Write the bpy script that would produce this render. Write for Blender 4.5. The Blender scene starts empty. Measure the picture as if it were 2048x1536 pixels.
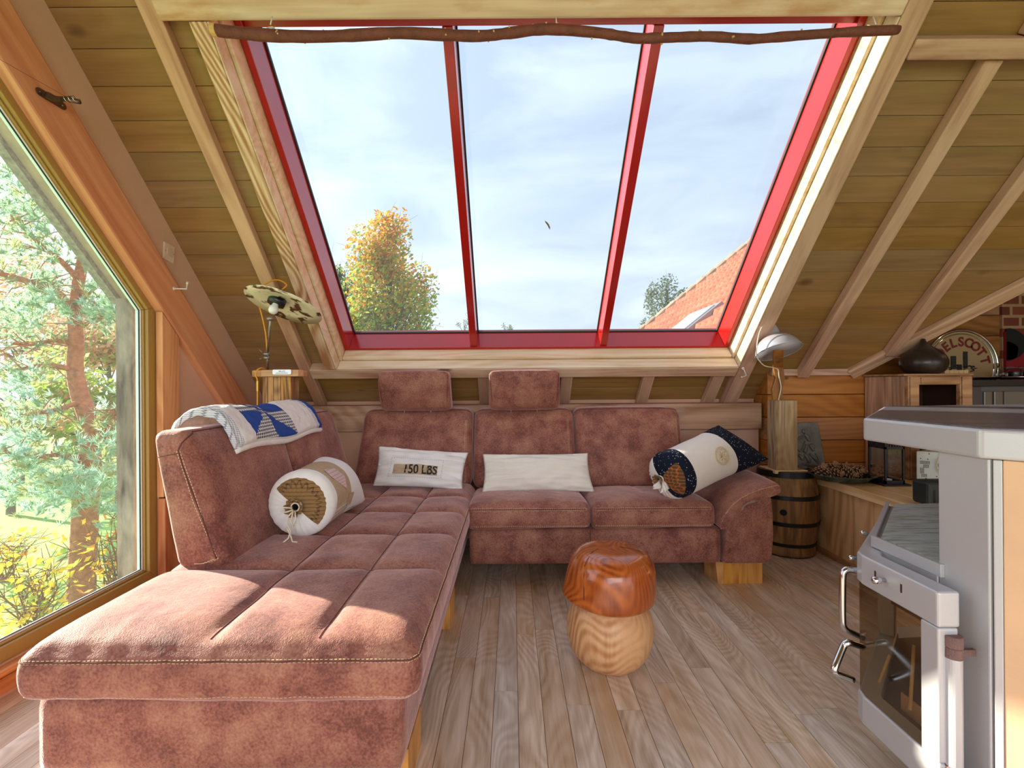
import bpy, bmesh, math, random
from mathutils import Vector, Matrix, noise
from mathutils.bvhtree import BVHTree
R = math.radians
S = bpy.context.scene
COL = S.collection
random.seed(7)

# ------------------------------------------------------------ camera
F = 940.0                                   # focal length in pixels of the 2048 px wide frame
cd = bpy.data.cameras.new('camera'); cam = bpy.data.objects.new('camera', cd); COL.objects.link(cam)
cd.sensor_width = 36.0; cd.lens = 36.0 * F / 2048.0; cd.clip_start = 0.05; cd.clip_end = 500
cam.location = (0, 0, 1.0); cam.rotation_euler = (R(90), R(0.4), 0)
S.camera = cam

# ------------------------------------------------------------ sky
W = bpy.data.worlds.new('sky'); S.world = W; W.use_nodes = True
nt = W.node_tree; nt.nodes.clear()
def N(t, k, **kw):
    n = t.nodes.new(k)
    for a, b in kw.items(): setattr(n, a, b)
    return n
out = N(nt, 'ShaderNodeOutputWorld'); bg = N(nt, 'ShaderNodeBackground'); tc = N(nt, 'ShaderNodeTexCoord')
nt.links.new(bg.outputs[0], out.inputs[0])
sep = N(nt, 'ShaderNodeSeparateXYZ'); nt.links.new(tc.outputs['Generated'], sep.inputs[0])
rmp = N(nt, 'ShaderNodeValToRGB'); nt.links.new(sep.outputs['Z'], rmp.inputs[0])
e = rmp.color_ramp.elements
e[0].position = 0.0; e[0].color = (0.80, 0.86, 0.93, 1)
e[1].position = 0.9; e[1].color = (0.52, 0.62, 0.78, 1)
m = e.new(0.33); m.color = (0.60, 0.70, 0.84, 1)
mp = N(nt, 'ShaderNodeMapping'); mp.inputs['Scale'].default_value = (1.0, 1.0, 3.2); nt.links.new(tc.outputs['Generated'], mp.inputs[0])
no = N(nt, 'ShaderNodeTexNoise'); no.inputs['Scale'].default_value = 2.3; no.inputs['Detail'].default_value = 7; no.inputs['Roughness'].default_value = 0.5
no.inputs['Distortion'].default_value = 0.6
nt.links.new(mp.outputs[0], no.inputs[0])
r2 = N(nt, 'ShaderNodeValToRGB'); nt.links.new(no.outputs[0], r2.inputs[0])
r2.color_ramp.elements[0].position = 0.40; r2.color_ramp.elements[0].color = (0.80, 0.82, 0.86, 1)
r2.color_ramp.elements[1].position = 0.62; r2.color_ramp.elements[1].color = (1.12, 1.10, 1.07, 1)
mx = N(nt, 'ShaderNodeMix', data_type='RGBA', blend_type='MULTIPLY'); mx.inputs[0].default_value = 1.0
nt.links.new(rmp.outputs[0], mx.inputs[6]); nt.links.new(r2.outputs[0], mx.inputs[7])
# brighter haze round the low sun on the left
dt = N(nt, 'ShaderNodeVectorMath', operation='DOT_PRODUCT'); nt.links.new(tc.outputs['Generated'], dt.inputs[0]); dt.inputs[1].default_value = (-0.86, 0.36, 0.36)
r3 = N(nt, 'ShaderNodeMapRange'); nt.links.new(dt.outputs['Value'], r3.inputs[0])
r3.inputs[1].default_value = 0.25; r3.inputs[2].default_value = 1.0; r3.inputs[3].default_value = 1.0; r3.inputs[4].default_value = 1.5
mu = N(nt, 'ShaderNodeMath', operation='MULTIPLY'); nt.links.new(r3.outputs[0], mu.inputs[0]); mu.inputs[1].default_value = 1.75
nt.links.new(mx.outputs[2], bg.inputs[0]); nt.links.new(mu.outputs[0], bg.inputs[1])

# ------------------------------------------------------------ sun and an added fill light behind the camera
sd = bpy.data.lights.new('sun', 'SUN'); sd.energy = 15; sd.angle = R(0.9); sd.color = (1.0, 0.90, 0.76)
sun = bpy.data.objects.new('sun', sd); COL.objects.link(sun)
sun.rotation_euler = Vector((0.90, -0.36, -0.36)).to_track_quat('-Z', 'Y').to_euler()
ad = bpy.data.lights.new('rear_fill_light', 'AREA'); ad.shape = 'RECTANGLE'; ad.size = 3.6; ad.size_y = 2.2; ad.energy = 85; ad.color = (0.96, 0.97, 1.0)  # unseen fill added to brighten the room, no window stands here
al = bpy.data.objects.new('rear_fill_light', ad); COL.objects.link(al); al.location = (0.3, -2.6, 1.9)
al.rotation_euler = Vector((0.12, 1, -0.55)).to_track_quat('-Z', 'Z').to_euler()
S.view_settings.view_transform = 'Standard'; S.view_settings.look = 'None'
S.view_settings.exposure = 0.2; S.view_settings.gamma = 1.0; S.view_settings.use_curve_mapping = False

# ------------------------------------------------------------ helpers
def at(x, y, Y):                            # photo pixel at depth Y -> point in the room
    a = R(0.4); u = x - 1024; v = 768 - y
    u, v = u * math.cos(a) + v * math.sin(a), -u * math.sin(a) + v * math.cos(a)
    return Vector((u / F * Y, Y, 1.0 + v / F * Y))
def atx(x, y, X):                           # photo pixel on the plane X = const
    p = at(x, y, 1.0) - Vector((0, 0, 1)); Y = X / p.x
    return Vector((X, Y, 1 + p.z * Y))
def atz(x, y, z):
    p = at(x, y, 1.0) - Vector((0, 0, 1)); Y = (z - 1) / p.z
    return Vector((p.x * Y, Y, z))
ORG = {}; WM = {}
def tag(o, label=None, cat=None, group=None, kind=None):
    if label: o['label'] = label
    if cat: o['category'] = cat
    if group: o['group'] = group
    if kind: o['kind'] = kind
    return o
def thing(name, loc, label, cat, group=None):
    o = bpy.data.objects.new(name, None); COL.objects.link(o); o.location = loc; o.empty_display_size = 0.05
    ORG[o.name] = Vector(loc)
    return tag(o, label, cat, group)
class MB:
    def __init__(s): s.v = []; s.f = []; s.m = []
    def add(s, vs, fs, mi=0):
        b = len(s.v); s.v += [Vector(p) for p in vs]
        for f in fs: s.f.append([b + i for i in f]); s.m.append(mi)
        return s
    def box(s, a, b, mi=0, M=None):
        x0, y0, z0 = [min(a[i], b[i]) for i in range(3)]; x1, y1, z1 = [max(a[i], b[i]) for i in range(3)]
        vs = [(x0,y0,z0),(x1,y0,z0),(x1,y1,z0),(x0,y1,z0),(x0,y0,z1),(x1,y0,z1),(x1,y1,z1),(x0,y1,z1)]
        if M: vs = [M @ Vector(p) for p in vs]
        return s.add(vs, [(0,3,2,1),(4,5,6,7),(0,1,5,4),(1,2,6,5),(2,3,7,6),(3,0,4,7)], mi)
    def prism(s, poly, z0, z1, mi=0, M=None):
        n = len(poly); vs = [(p[0], p[1], z0) for p in poly] + [(p[0], p[1], z1) for p in poly]
        if M: vs = [M @ Vector(p) for p in vs]
        return s.add(vs, [tuple(range(n))[::-1], tuple(range(n, 2*n))] + [(i, (i+1) % n, n+(i+1) % n, n+i) for i in range(n)], mi)
    def hexa(s, q0, q1, mi=0):              # two quads joined
        return s.add(list(q0) + list(q1), [(0,1,2,3),(7,6,5,4),(0,4,5,1),(1,5,6,2),(2,6,7,3),(3,7,4,0)], mi)
    def tube(s, pts, r, seg=8, mi=0, cap=True):
        pts = [Vector(p) for p in pts]; n = len(pts)
        rs = r if isinstance(r, (list, tuple)) else [r] * n
        t0 = (pts[1] - pts[0]).normalized(); up = Vector((0,0,1)) if abs(t0.z) < 0.9 else Vector((1,0,0))
        a = t0.cross(up).normalized(); vs = []
        for i in range(n):
            t = (pts[min(i+1, n-1)] - pts[max(i-1, 0)])
            t = t.normalized() if t.length > 1e-9 else t0
            a = (a - t * a.dot(t)); a = a.normalized() if a.length > 1e-6 else t.orthogonal().normalized()
            b = t.cross(a)
            for k in range(seg):
                w = 2*math.pi*k/seg; vs.append(pts[i] + (a*math.cos(w) + b*math.sin(w)) * rs[i])
        fs = [(i*seg+k, i*seg+(k+1) % seg, (i+1)*seg+(k+1) % seg, (i+1)*seg+k) for i in range(n-1) for k in range(seg)]
        if cap: fs += [tuple(range(seg))[::-1], tuple(range((n-1)*seg, n*seg))]
        return s.add(vs, fs, mi)
    def lathe(s, prof, c=(0,0,0), seg=32, mi=0, M=None, f=None):
        vs = []; n = len(prof)
        for (r, z) in prof:
            for k in range(seg):
                w = 2*math.pi*k/seg; p = Vector((r*math.cos(w), r*math.sin(w), z))
                if f: p = f(p, w)
                vs.append(p)
        if M: vs = [M @ p for p in vs]
        vs = [p + Vector(c) for p in vs]
        fs = [(i*seg+k, i*seg+(k+1) % seg, (i+1)*seg+(k+1) % seg, (i+1)*seg+k) for i in range(n-1) for k in range(seg)]
        if prof[0][0] > 1e-5: fs.append(tuple(range(seg))[::-1])
        if prof[-1][0] > 1e-5: fs.append(tuple(range((n-1)*seg, n*seg)))
        return s.add(vs, fs, mi)
    def grid(s, fn, nu, nv, mi=0, mf=None, wrap=False):
        b = len(s.v)
        for j in range(nv+1):
            for i in range(nu+1): s.v.append(Vector(fn(i/nu, j/nv)))
        for j in range(nv):
            for i in range(nu):
                s.f.append([b+j*(nu+1)+i, b+j*(nu+1)+i+1, b+(j+1)*(nu+1)+i+1, b+(j+1)*(nu+1)+i])
                s.m.append(mf((i+.5)/nu, (j+.5)/nv) if mf else mi)
        return s
    def build(s, name, mats, parent=None, smooth=False, bevel=0, loc=None, M=None, weld=False, bseg=2, solid=0):
        me = bpy.data.meshes.new(name)
        o0 = Vector(loc) if loc is not None else (ORG.get(parent.name, Vector((0,0,0))) if parent else Vector((0,0,0)))
        if M is not None: o0 = Vector((0,0,0))
        me.from_pydata([p - o0 for p in s.v], [], s.f)
        if not isinstance(mats, (list, tuple)): mats = [mats]
        for m_ in mats: me.materials.append(m_)
        if len(mats) > 1: me.polygons.foreach_set('material_index', s.m)
        if smooth: me.polygons.foreach_set('use_smooth', [True]*len(me.polygons))
        if weld:
            b_ = bmesh.new(); b_.from_mesh(me); bmesh.ops.remove_doubles(b_, verts=b_.verts, dist=1e-5)
            bmesh.ops.recalc_face_normals(b_, faces=b_.faces); b_.to_mesh(me); b_.free()
        me.update()
        o = bpy.data.objects.new(name, me); COL.objects.link(o)
        w = M.copy() if M is not None else Matrix.Translation(o0)
        if parent:
            o.parent = parent; o.matrix_basis = WM.get(parent.name, Matrix.Translation(ORG.get(parent.name, Vector((0,0,0))))).inverted() @ w
            ORG[o.name] = ORG.get(parent.name, o0)
        else:
            o.matrix_basis = w; ORG[o.name] = o0
        WM[o.name] = w
        if bevel:
            md = o.modifiers.new('bevel', 'BEVEL'); md.width = bevel; md.segments = bseg; md.limit_method = 'ANGLE'; md.angle_limit = R(40)
        if solid:
            md = o.modifiers.new('thick', 'SOLIDIFY'); md.thickness = solid; md.offset = 0
        return o
def soft(dim, r, step=0.02, deform=None, c=(0,0,0)):
    """rounded box as a dense grid; deform(p, q) gets the point and its -1..1 box coordinate"""
    h = Vector(dim) / 2; mb = MB(); key = {}
    ns = [max(4, int(round(d/step))) for d in dim]
    for ax in range(3):
        a, b = (ax+1) % 3, (ax+2) % 3
        for sg in (-1, 1):
            idx = {}
            for i in range(ns[a]+1):
                for j in range(ns[b]+1):
                    k = [0,0,0]; k[ax] = 0 if sg < 0 else ns[ax]; k[a] = i; k[b] = j; k = tuple(k)
                    if k not in key:
                        q = Vector([2*k[t]/ns[t]-1 for t in range(3)]); p = Vector([q[t]*h[t] for t in range(3)])
                        rr = min(r, min(h)*0.999); cl = Vector([max(-(h[t]-rr), min(h[t]-rr, p[t])) for t in range(3)])
                        d = p - cl
                        if d.length > 1e-9: p = cl + d.normalized()*rr
                        if deform: p = Vector(deform(p, q))
                        key[k] = len(mb.v); mb.v.append(p + Vector(c))
                    idx[(i,j)] = key[k]
            for i in range(ns[a]):
                for j in range(ns[b]):
                    f = [idx[(i,j)], idx[(i+1,j)], idx[(i+1,j+1)], idx[(i,j+1)]]
                    mb.f.append(f if sg > 0 else f[::-1]); mb.m.append(0)
    return mb
def stitch(path, surf, off=0.001, dash=0.007, gap=0.004, r=0.0011, mb=None):
    """dashes of thread laid on the surface of a mesh builder"""
    mb = mb or MB(); bv = BVHTree.FromPolygons([tuple(p) for p in surf.v], surf.f)
    P = [Vector(p) for p in path]; L = 0; pts = []
    for a, b in zip(P, P[1:]):
        n = max(1, int((b-a).length/0.002))
        for i in range(n): pts.append(a.lerp(b, i/n))
    q = []
    for p in pts:
        hit = bv.find_nearest(p)
        if hit[0] is None: continue
        q.append(hit[0] + hit[1]*off if hit[1].dot(p-hit[0]) >= 0 or True else hit[0])
    i = 0; nd = max(2, int(dash/0.002)); ng = max(1, int(gap/0.002))
    while i + nd < len(q):
        mb.tube([q[i], q[i+nd]], r, 3); i += nd + ng
    return mb

# ------------------------------------------------------------ materials
def C(r, g, b):
    f = lambda c: (c/255/12.92) if c/255 <= 0.04045 else ((c/255+0.055)/1.055)**2.4
    return (f(r), f(g), f(b), 1)
MATS = {}
def base(name):
    m = bpy.data.materials.new(name); m.use_nodes = True; t = m.node_tree
    b = t.nodes['Principled BSDF']; MATS[name] = m
    return m, t, b
def plain(name, col, rough=0.6, metal=0.0, spec=0.5, bump=0, bs=200, var=0.0, vs=8, coat=0, sheen=0):
    m, t, b = base(name); b.inputs['Base Color'].default_value = col; b.inputs['Roughness'].default_value = rough
    b.inputs['Metallic'].default_value = metal; b.inputs['Specular IOR Level'].default_value = spec
    if coat: b.inputs['Coat Weight'].default_value = coat; b.inputs['Coat Roughness'].default_value = 0.1
    if sheen: b.inputs['Sheen Weight'].default_value = sheen
    c = N(t, 'ShaderNodeTexCoord')
    if var:
        n = N(t, 'ShaderNodeTexNoise'); n.inputs['Scale'].default_value = vs; n.inputs['Detail'].default_value = 5
        t.links.new(c.outputs['Object'], n.inputs[0])
        mr = N(t, 'ShaderNodeMapRange'); t.links.new(n.outputs[0], mr.inputs[0]); mr.inputs[1].default_value = 0.3; mr.inputs[2].default_value = 0.7
        mr.inputs[3].default_value = 1-var; mr.inputs[4].default_value = 1+var
        x = N(t, 'ShaderNodeMix', data_type='RGBA', blend_type='MULTIPLY'); x.inputs[0].default_value = 1
        x.inputs[6].default_value = col; cc = N(t, 'ShaderNodeCombineColor')
        for i in range(3): t.links.new(mr.outputs[0], cc.inputs[i])
        t.links.new(cc.outputs[0], x.inputs[7]); t.links.new(x.outputs[2], b.inputs['Base Color'])
    if bump:
        n = N(t, 'ShaderNodeTexNoise'); n.inputs['Scale'].default_value = bs; n.inputs['Detail'].default_value = 3
        t.links.new(c.outputs['Object'], n.inputs[0]); bu = N(t, 'ShaderNodeBump'); bu.inputs['Strength'].default_value = bump; bu.inputs['Distance'].default_value = 0.01
        t.links.new(n.outputs[0], bu.inputs['Height']); t.links.new(bu.outputs[0], b.inputs['Normal'])
    return m
def wood(name, light, dark, axis=0, across=22, along=1.3, rough=0.55, island=False, var=0.12, patch=None, rings=0.5, knots=None, spec=0.35, bump=0.15, coat=0, pscale=1.6, fine=1.0, rf=95):
    m, t, b = base(name); L = t.links.new
    b.inputs['Roughness'].default_value = rough; b.inputs['Specular IOR Level'].default_value = spec
    if coat: b.inputs['Coat Weight'].default_value = coat; b.inputs['Coat Roughness'].default_value = 0.12
    c = N(t, 'ShaderNodeTexCoord'); vec = c.outputs['Object']; rnd = None
    if island:
        g = N(t, 'ShaderNodeNewGeometry'); rnd = g.outputs['Random Per Island']
        mu_ = N(t, 'ShaderNodeVectorMath', operation='MULTIPLY_ADD'); cx = N(t, 'ShaderNodeCombineXYZ')
        for i in range(3): L(rnd, cx.inputs[i])
        L(cx.outputs[0], mu_.inputs[0]); mu_.inputs[1].default_value = (13.7, 27.1, 7.3); L(vec, mu_.inputs[2]); vec = mu_.outputs[0]
    sc = [across]*3; sc[axis] = along
    mp_ = N(t, 'ShaderNodeMapping'); mp_.inputs['Scale'].default_value = sc; L(vec, mp_.inputs[0])
    n1 = N(t, 'ShaderNodeTexNoise'); n1.inputs['Scale'].default_value = 1.0; n1.inputs['Detail'].default_value = 4; n1.inputs['Distortion'].default_value = 0.4; L(mp_.outputs[0], n1.inputs[0])
    sc2 = [across*5*fine]*3; sc2[axis] = along*3
    mp2 = N(t, 'ShaderNodeMapping'); mp2.inputs['Scale'].default_value = sc2; L(vec, mp2.inputs[0])
    n2 = N(t, 'ShaderNodeTexNoise'); n2.inputs['Scale'].default_value = 1.0; n2.inputs['Detail'].default_value = 3; L(mp2.outputs[0], n2.inputs[0])
    # growth rings: sine of a slow stretched noise
    sc3 = [across*0.16]*3; sc3[axis] = along*0.55
    mp3 = N(t, 'ShaderNodeMapping'); mp3.inputs['Scale'].default_value = sc3; L(vec, mp3.inputs[0])
    n3 = N(t, 'ShaderNodeTexNoise'); n3.inputs['Scale'].default_value = 1.0; n3.inputs['Detail'].default_value = 1; n3.inputs['Distortion'].default_value = 0.3; L(mp3.outputs[0], n3.inputs[0])
    m3 = N(t, 'ShaderNodeMath', operation='MULTIPLY'); L(n3.outputs[0], m3.inputs[0]); m3.inputs[1].default_value = rf
    s3 = N(t, 'ShaderNodeMath', operation='SINE'); L(m3.outputs[0], s3.inputs[0])
    a1 = N(t, 'ShaderNodeMath', operation='MULTIPLY_ADD'); L(s3.outputs[0], a1.inputs[0]); a1.inputs[1].default_value = 0.22*rings; L(n1.outputs[0], a1.inputs[2])
    a2 = N(t, 'ShaderNodeMath', operation='MULTIPLY_ADD'); L(n2.outputs[0], a2.inputs[0]); a2.inputs[1].default_value = 0.45; L(a1.outputs[0], a2.inputs[2])
    rp = N(t, 'ShaderNodeValToRGB'); L(a2.outputs[0], rp.inputs[0])
    rp.color_ramp.elements[0].position = 0.42; rp.color_ramp.elements[0].color = dark
    rp.color_ramp.elements[1].position = 0.92; rp.color_ramp.elements[1].color = light
    col = rp.outputs[0]
    if patch:
        n4 = N(t, 'ShaderNodeTexNoise'); n4.inputs['Scale'].default_value = pscale; n4.inputs['Detail'].default_value = 6; n4.inputs['Roughness'].default_value = 0.6
        sc4 = [3.0]*3; sc4[axis] = 0.8
        mp4 = N(t, 'ShaderNodeMapping'); mp4.inputs['Scale'].default_value = sc4; L(vec, mp4.inputs[0]); L(mp4.outputs[0], n4.inputs[0])
        r4 = N(t, 'ShaderNodeMapRange'); L(n4.outputs[0], r4.inputs[0]); r4.inputs[1].default_value = 0.48; r4.inputs[2].default_value = 0.66; r4.inputs[4].default_value = 0.75
        x4 = N(t, 'ShaderNodeMix', data_type='RGBA'); L(r4.outputs[0], x4.inputs[0]); L(col, x4.inputs[6]); x4.inputs[7].default_value = patch; col = x4.outputs[2]
    if knots:
        v = N(t, 'ShaderNodeTexVoronoi'); scv = [knots]*3; scv[axis] = knots*0.55; v.inputs['Scale'].default_value = 1.0; v.inputs['Randomness'].default_value = 1
        mpv = N(t, 'ShaderNodeMapping'); mpv.inputs['Scale'].default_value = scv; L(vec, mpv.inputs[0]); L(mpv.outputs[0], v.inputs[0])
        rv = N(t, 'ShaderNodeMapRange'); L(v.outputs['Distance'], rv.inputs[0]); rv.inputs[1].default_value = 0.05; rv.inputs[2].default_value = 0.10; rv.inputs[3].default_value = 0.8; rv.inputs[4].default_value = 0.0
        xv = N(t, 'ShaderNodeMix', data_type='RGBA'); L(rv.outputs[0], xv.inputs[0]); L(col, xv.inputs[6]); xv.inputs[7].default_value = (dark[0]*0.3, dark[1]*0.25, dark[2]*0.2, 1); col = xv.outputs[2]
    if island:
        mr = N(t, 'ShaderNodeMapRange'); L(rnd, mr.inputs[0]); mr.inputs[3].default_value = 1-var; mr.inputs[4].default_value = 1+var
        hs = N(t, 'ShaderNodeHueSaturation'); L(mr.outputs[0], hs.inputs['Value']); L(col, hs.inputs['Color'])
        m7 = N(t, 'ShaderNodeMath', operation='MULTIPLY'); L(rnd, m7.inputs[0]); m7.inputs[1].default_value = 7.31
        fr = N(t, 'ShaderNodeMath', operation='FRACT'); L(m7.outputs[0], fr.inputs[0])
        mr2 = N(t, 'ShaderNodeMapRange'); L(fr.outputs[0], mr2.inputs[0]); mr2.inputs[3].default_value = 1-var*1.5; mr2.inputs[4].default_value = 1+var*1.5; L(mr2.outputs[0], hs.inputs['Saturation'])
        col = hs.outputs[0]
    L(col, b.inputs['Base Color'])
    bu = N(t, 'ShaderNodeBump'); bu.inputs['Strength'].default_value = bump; bu.inputs['Distance'].default_value = 0.004
    L(a2.outputs[0], bu.inputs['Height']); L(bu.outputs[0], b.inputs['Normal'])
    return m
def leather():
    m, t, b = base('leather'); L = t.links.new
    b.inputs['Roughness'].default_value = 0.62; b.inputs['Specular IOR Level'].default_value = 0.35
    b.inputs['Sheen Weight'].default_value = 0.9; b.inputs['Sheen Roughness'].default_value = 0.35; b.inputs['Sheen Tint'].default_value = C(236,200,196)
    c = N(t, 'ShaderNodeTexCoord')
    n1 = N(t, 'ShaderNodeTexNoise'); n1.inputs['Scale'].default_value = 7.5; n1.inputs['Detail'].default_value = 7; n1.inputs['Roughness'].default_value = 0.68; L(c.outputs['Object'], n1.inputs[0])
    n2 = N(t, 'ShaderNodeTexNoise'); n2.inputs['Scale'].default_value = 160; n2.inputs['Detail'].default_value = 3; L(c.outputs['Object'], n2.inputs[0])
    a = N(t, 'ShaderNodeMath', operation='MULTIPLY_ADD'); L(n2.outputs[0], a.inputs[0]); a.inputs[1].default_value = 0.55; L(n1.outputs[0], a.inputs[2])
    rp = N(t, 'ShaderNodeValToRGB'); L(a.outputs[0], rp.inputs[0]); e_ = rp.color_ramp.elements
    e_[0].position = 0.60; e_[0].color = C(110,62,52); e_[1].position = 1.0; e_[1].color = C(178,130,104)
    q = e_.new(0.77); q.color = C(150,93,78)
    L(rp.outputs[0], b.inputs['Base Color'])
    v = N(t, 'ShaderNodeTexVoronoi'); v.inputs['Scale'].default_value = 330; L(c.outputs['Object'], v.inputs[0])
    mp_ = N(t, 'ShaderNodeMapping'); mp_.inputs['Scale'].default_value = (26, 26, 9); L(c.outputs['Object'], mp_.inputs[0])
    n3 = N(t, 'ShaderNodeTexNoise'); n3.inputs['Scale'].default_value = 1; n3.inputs['Detail'].default_value = 3; L(mp_.outputs[0], n3.inputs[0])
    b1 = N(t, 'ShaderNodeBump'); b1.inputs['Strength'].default_value = 0.35; b1.inputs['Distance'].default_value = 0.0015; L(v.outputs['Distance'], b1.inputs['Height'])
    b2 = N(t, 'ShaderNodeBump'); b2.inputs['Strength'].default_value = 0.35; b2.inputs['Distance'].default_value = 0.006; L(n3.outputs[0], b2.inputs['Height']); L(b1.outputs[0], b2.inputs['Normal'])
    L(b2.outputs[0], b.inputs['Normal'])
    return m
def glass(name, tint, gloss=0.1, rough=0.0, haze=0.0):
    m = bpy.data.materials.new(name); m.use_nodes = True; t = m.node_tree; t.nodes.clear(); L = t.links.new
    o = N(t, 'ShaderNodeOutputMaterial'); tr = N(t, 'ShaderNodeBsdfTransparent'); tr.inputs[0].default_value = tint
    gl = N(t, 'ShaderNodeBsdfGlossy'); gl.inputs['Roughness'].default_value = rough
    fr = N(t, 'ShaderNodeFresnel'); fr.inputs[0].default_value = 1.45
    mm = N(t, 'ShaderNodeMath', operation='MULTIPLY'); L(fr.outputs[0], mm.inputs[0]); mm.inputs[1].default_value = gloss*10
    mc = N(t, 'ShaderNodeMath', operation='MINIMUM'); L(mm.outputs[0], mc.inputs[0]); mc.inputs[1].default_value = 0.9
    x = N(t, 'ShaderNodeMixShader'); L(mc.outputs[0], x.inputs[0]); L(tr.outputs[0], x.inputs[1]); L(gl.outputs[0], x.inputs[2])
    last = x.outputs[0]
    if haze:
        d = N(t, 'ShaderNodeBsdfTranslucent'); d.inputs[0].default_value = (1,1,1,1)
        y = N(t, 'ShaderNodeMixShader'); y.inputs[0].default_value = haze; L(last, y.inputs[1]); L(d.outputs[0], y.inputs[2]); last = y.outputs[0]
    L(last, o.inputs[0]); MATS[name] = m
    return m
def pattern(name, kind, c1, c2, scale=40, rough=0.85, bump=0.1):
    """woven fabrics: gingham, plaid, dots"""
    m, t, b = base(name); L = t.links.new; b.inputs['Roughness'].default_value = rough; b.inputs['Specular IOR Level'].default_value = 0.15
    c = N(t, 'ShaderNodeTexCoord'); sp = N(t, 'ShaderNodeSeparateXYZ')
    if kind == 'dots':
        v = N(t, 'ShaderNodeTexVoronoi'); v.inputs['Scale'].default_value = scale; L(c.outputs['Object'], v.inputs[0])
        rv = N(t, 'ShaderNodeMapRange'); L(v.outputs['Distance'], rv.inputs[0]); rv.inputs[1].default_value = 0.16; rv.inputs[2].default_value = 0.22; rv.inputs[3].default_value = 1; rv.inputs[4].default_value = 0
        sc_ = N(t, 'ShaderNodeSeparateColor'); L(v.outputs['Color'], sc_.inputs[0])
        g = N(t, 'ShaderNodeMath', operation='GREATER_THAN'); L(sc_.outputs[0], g.inputs[0]); g.inputs[1].default_value = 0.45
        mm = N(t, 'ShaderNodeMath', operation='MULTIPLY'); L(rv.outputs[0], mm.inputs[0]); L(g.outputs[0], mm.inputs[1]); fac = mm.outputs[0]
    else:
        L(c.outputs['Object'], sp.inputs[0]); fs = []
        for i, w in ((0, 1.0), (1, 1.0), (2, 1.0)):
            k = N(t, 'ShaderNodeMath', operation='MULTIPLY'); L(sp.outputs[i], k.inputs[0]); k.inputs[1].default_value = scale*6.283
            s = N(t, 'ShaderNodeMath', operation='SINE'); L(k.outputs[0], s.inputs[0])
            q = N(t, 'ShaderNodeMath', operation='GREATER_THAN'); L(s.outputs[0], q.inputs[0]); q.inputs[1].default_value = 0.0 if kind == 'gingham' else 0.75
            fs.append(q.outputs[0])
        a = N(t, 'ShaderNodeMath', operation='ADD'); L(fs[1], a.inputs[0]); L(fs[2], a.inputs[1])
        mm = N(t, 'ShaderNodeMath', operation='MULTIPLY'); L(a.outputs[0], mm.inputs[0]); mm.inputs[1].default_value = 0.5; fac = mm.outputs[0]
    x = N(t, 'ShaderNodeMix', data_type='RGBA'); L(fac, x.inputs[0]); x.inputs[6].default_value = c1; x.inputs[7].default_value = c2
    L(x.outputs[2], b.inputs['Base Color'])
    return m
LEA = leather()
THREAD = plain('thread', C(226,196,150), 0.8)
CEILW = wood('ceiling_wood', C(158,120,78), C(128,94,56), 0, across=16, along=1.2, island=True, var=0.06, patch=C(142,112,62), knots=3.0, rings=0.22, bump=0.05)
BEAMW = wood('beam_wood', C(214,174,146), C(172,126,96), 0, across=20, along=1.0, patch=C(225,196,165), knots=3.2, rings=0.6)
REVEAL = wood('reveal_wood', C(232,210,176), C(208,174,130), 0, across=20, along=1.0, rings=0.5, patch=C(232,218,192))  # paler than the beams, light falling on the reveal put into the colour
PINE = wood('orange_pine', C(224,164,122), C(198,130,88), 0, across=20, along=0.9, patch=C(222,160,112), knots=4.0, rings=0.6)
WALLW = wood('wall_boards', C(194,128,66), C(162,98,42), 0, across=14, along=1.0, island=True, var=0.05, knots=7.0, rings=0.5, bump=0.05, rf=150)
FLOORW = wood('floor_oak', C(230,210,190), C(172,142,112), 1, across=26, along=2.4, island=True, var=0.13, patch=C(196,160,126), rings=0.35, rough=0.40, spec=0.45, bump=0.08, rf=180)
FLOORG = plain('floor_gaps', C(150,92,44), 0.9)
PLASTER = plain('plaster', C(222,180,152), 0.9, bump=0.08, bs=40, var=0.04, vs=6)
RED = plain('red_paint', C(172,22,14), 0.22, spec=0.6, coat=0.25)
GOLD = plain('olive_gold_paint', C(166,134,72), 0.5, spec=0.4)
# ============================================================ the room
def struct(name, mb, mats, **kw): return tag(mb.build(name, mats, **kw), kind='structure')
q7 = math.sqrt(0.5)
ROOF = Matrix(((1,0,0,0),(0,-q7,-q7,3.04),(0,q7,-q7,1.0),(0,0,0,1)))    # x, distance up the slope, height off the boards into the room
def beam(name, p0, p1, out, w, t, mat, bevel=0.004, parent=None, kind='structure', rough=0):
    p0 = Vector(p0); p1 = Vector(p1); x = (p1-p0).normalized(); z = Vector(out); z = (z - x*z.dot(x)).normalized(); y = z.cross(x)
    M = Matrix(((x.x,y.x,z.x,p0.x),(x.y,y.y,z.y,p0.y),(x.z,y.z,z.z,p0.z),(0,0,0,1)))
    o = MB().box((0,-w/2,-t), ((p1-p0).length, w/2, 0)).build(name, mat, M=M, bevel=bevel, parent=parent)
    if kind and not parent: tag(o, kind=kind)
    return o

# floor of narrow oak strips
mb = MB(); rr = random.Random(3); x = -1.80
while x < 5.2:
    w = 0.0755; y = -1.2 - rr.random()*0.8
    while y < 3.95:
        l = rr.uniform(0.45, 1.15)
        mb.box((x+0.0008, y+0.0008, -0.003), (x+w-0.0008, min(y+l, 3.98)-0.0008, 0.0))
        y += l
    x += w
struct('floor', mb, FLOORW)
struct('floor', MB().box((-1.85, -1.3, -0.30), (5.25, 4.0, -0.0035)), FLOORG)

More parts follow.
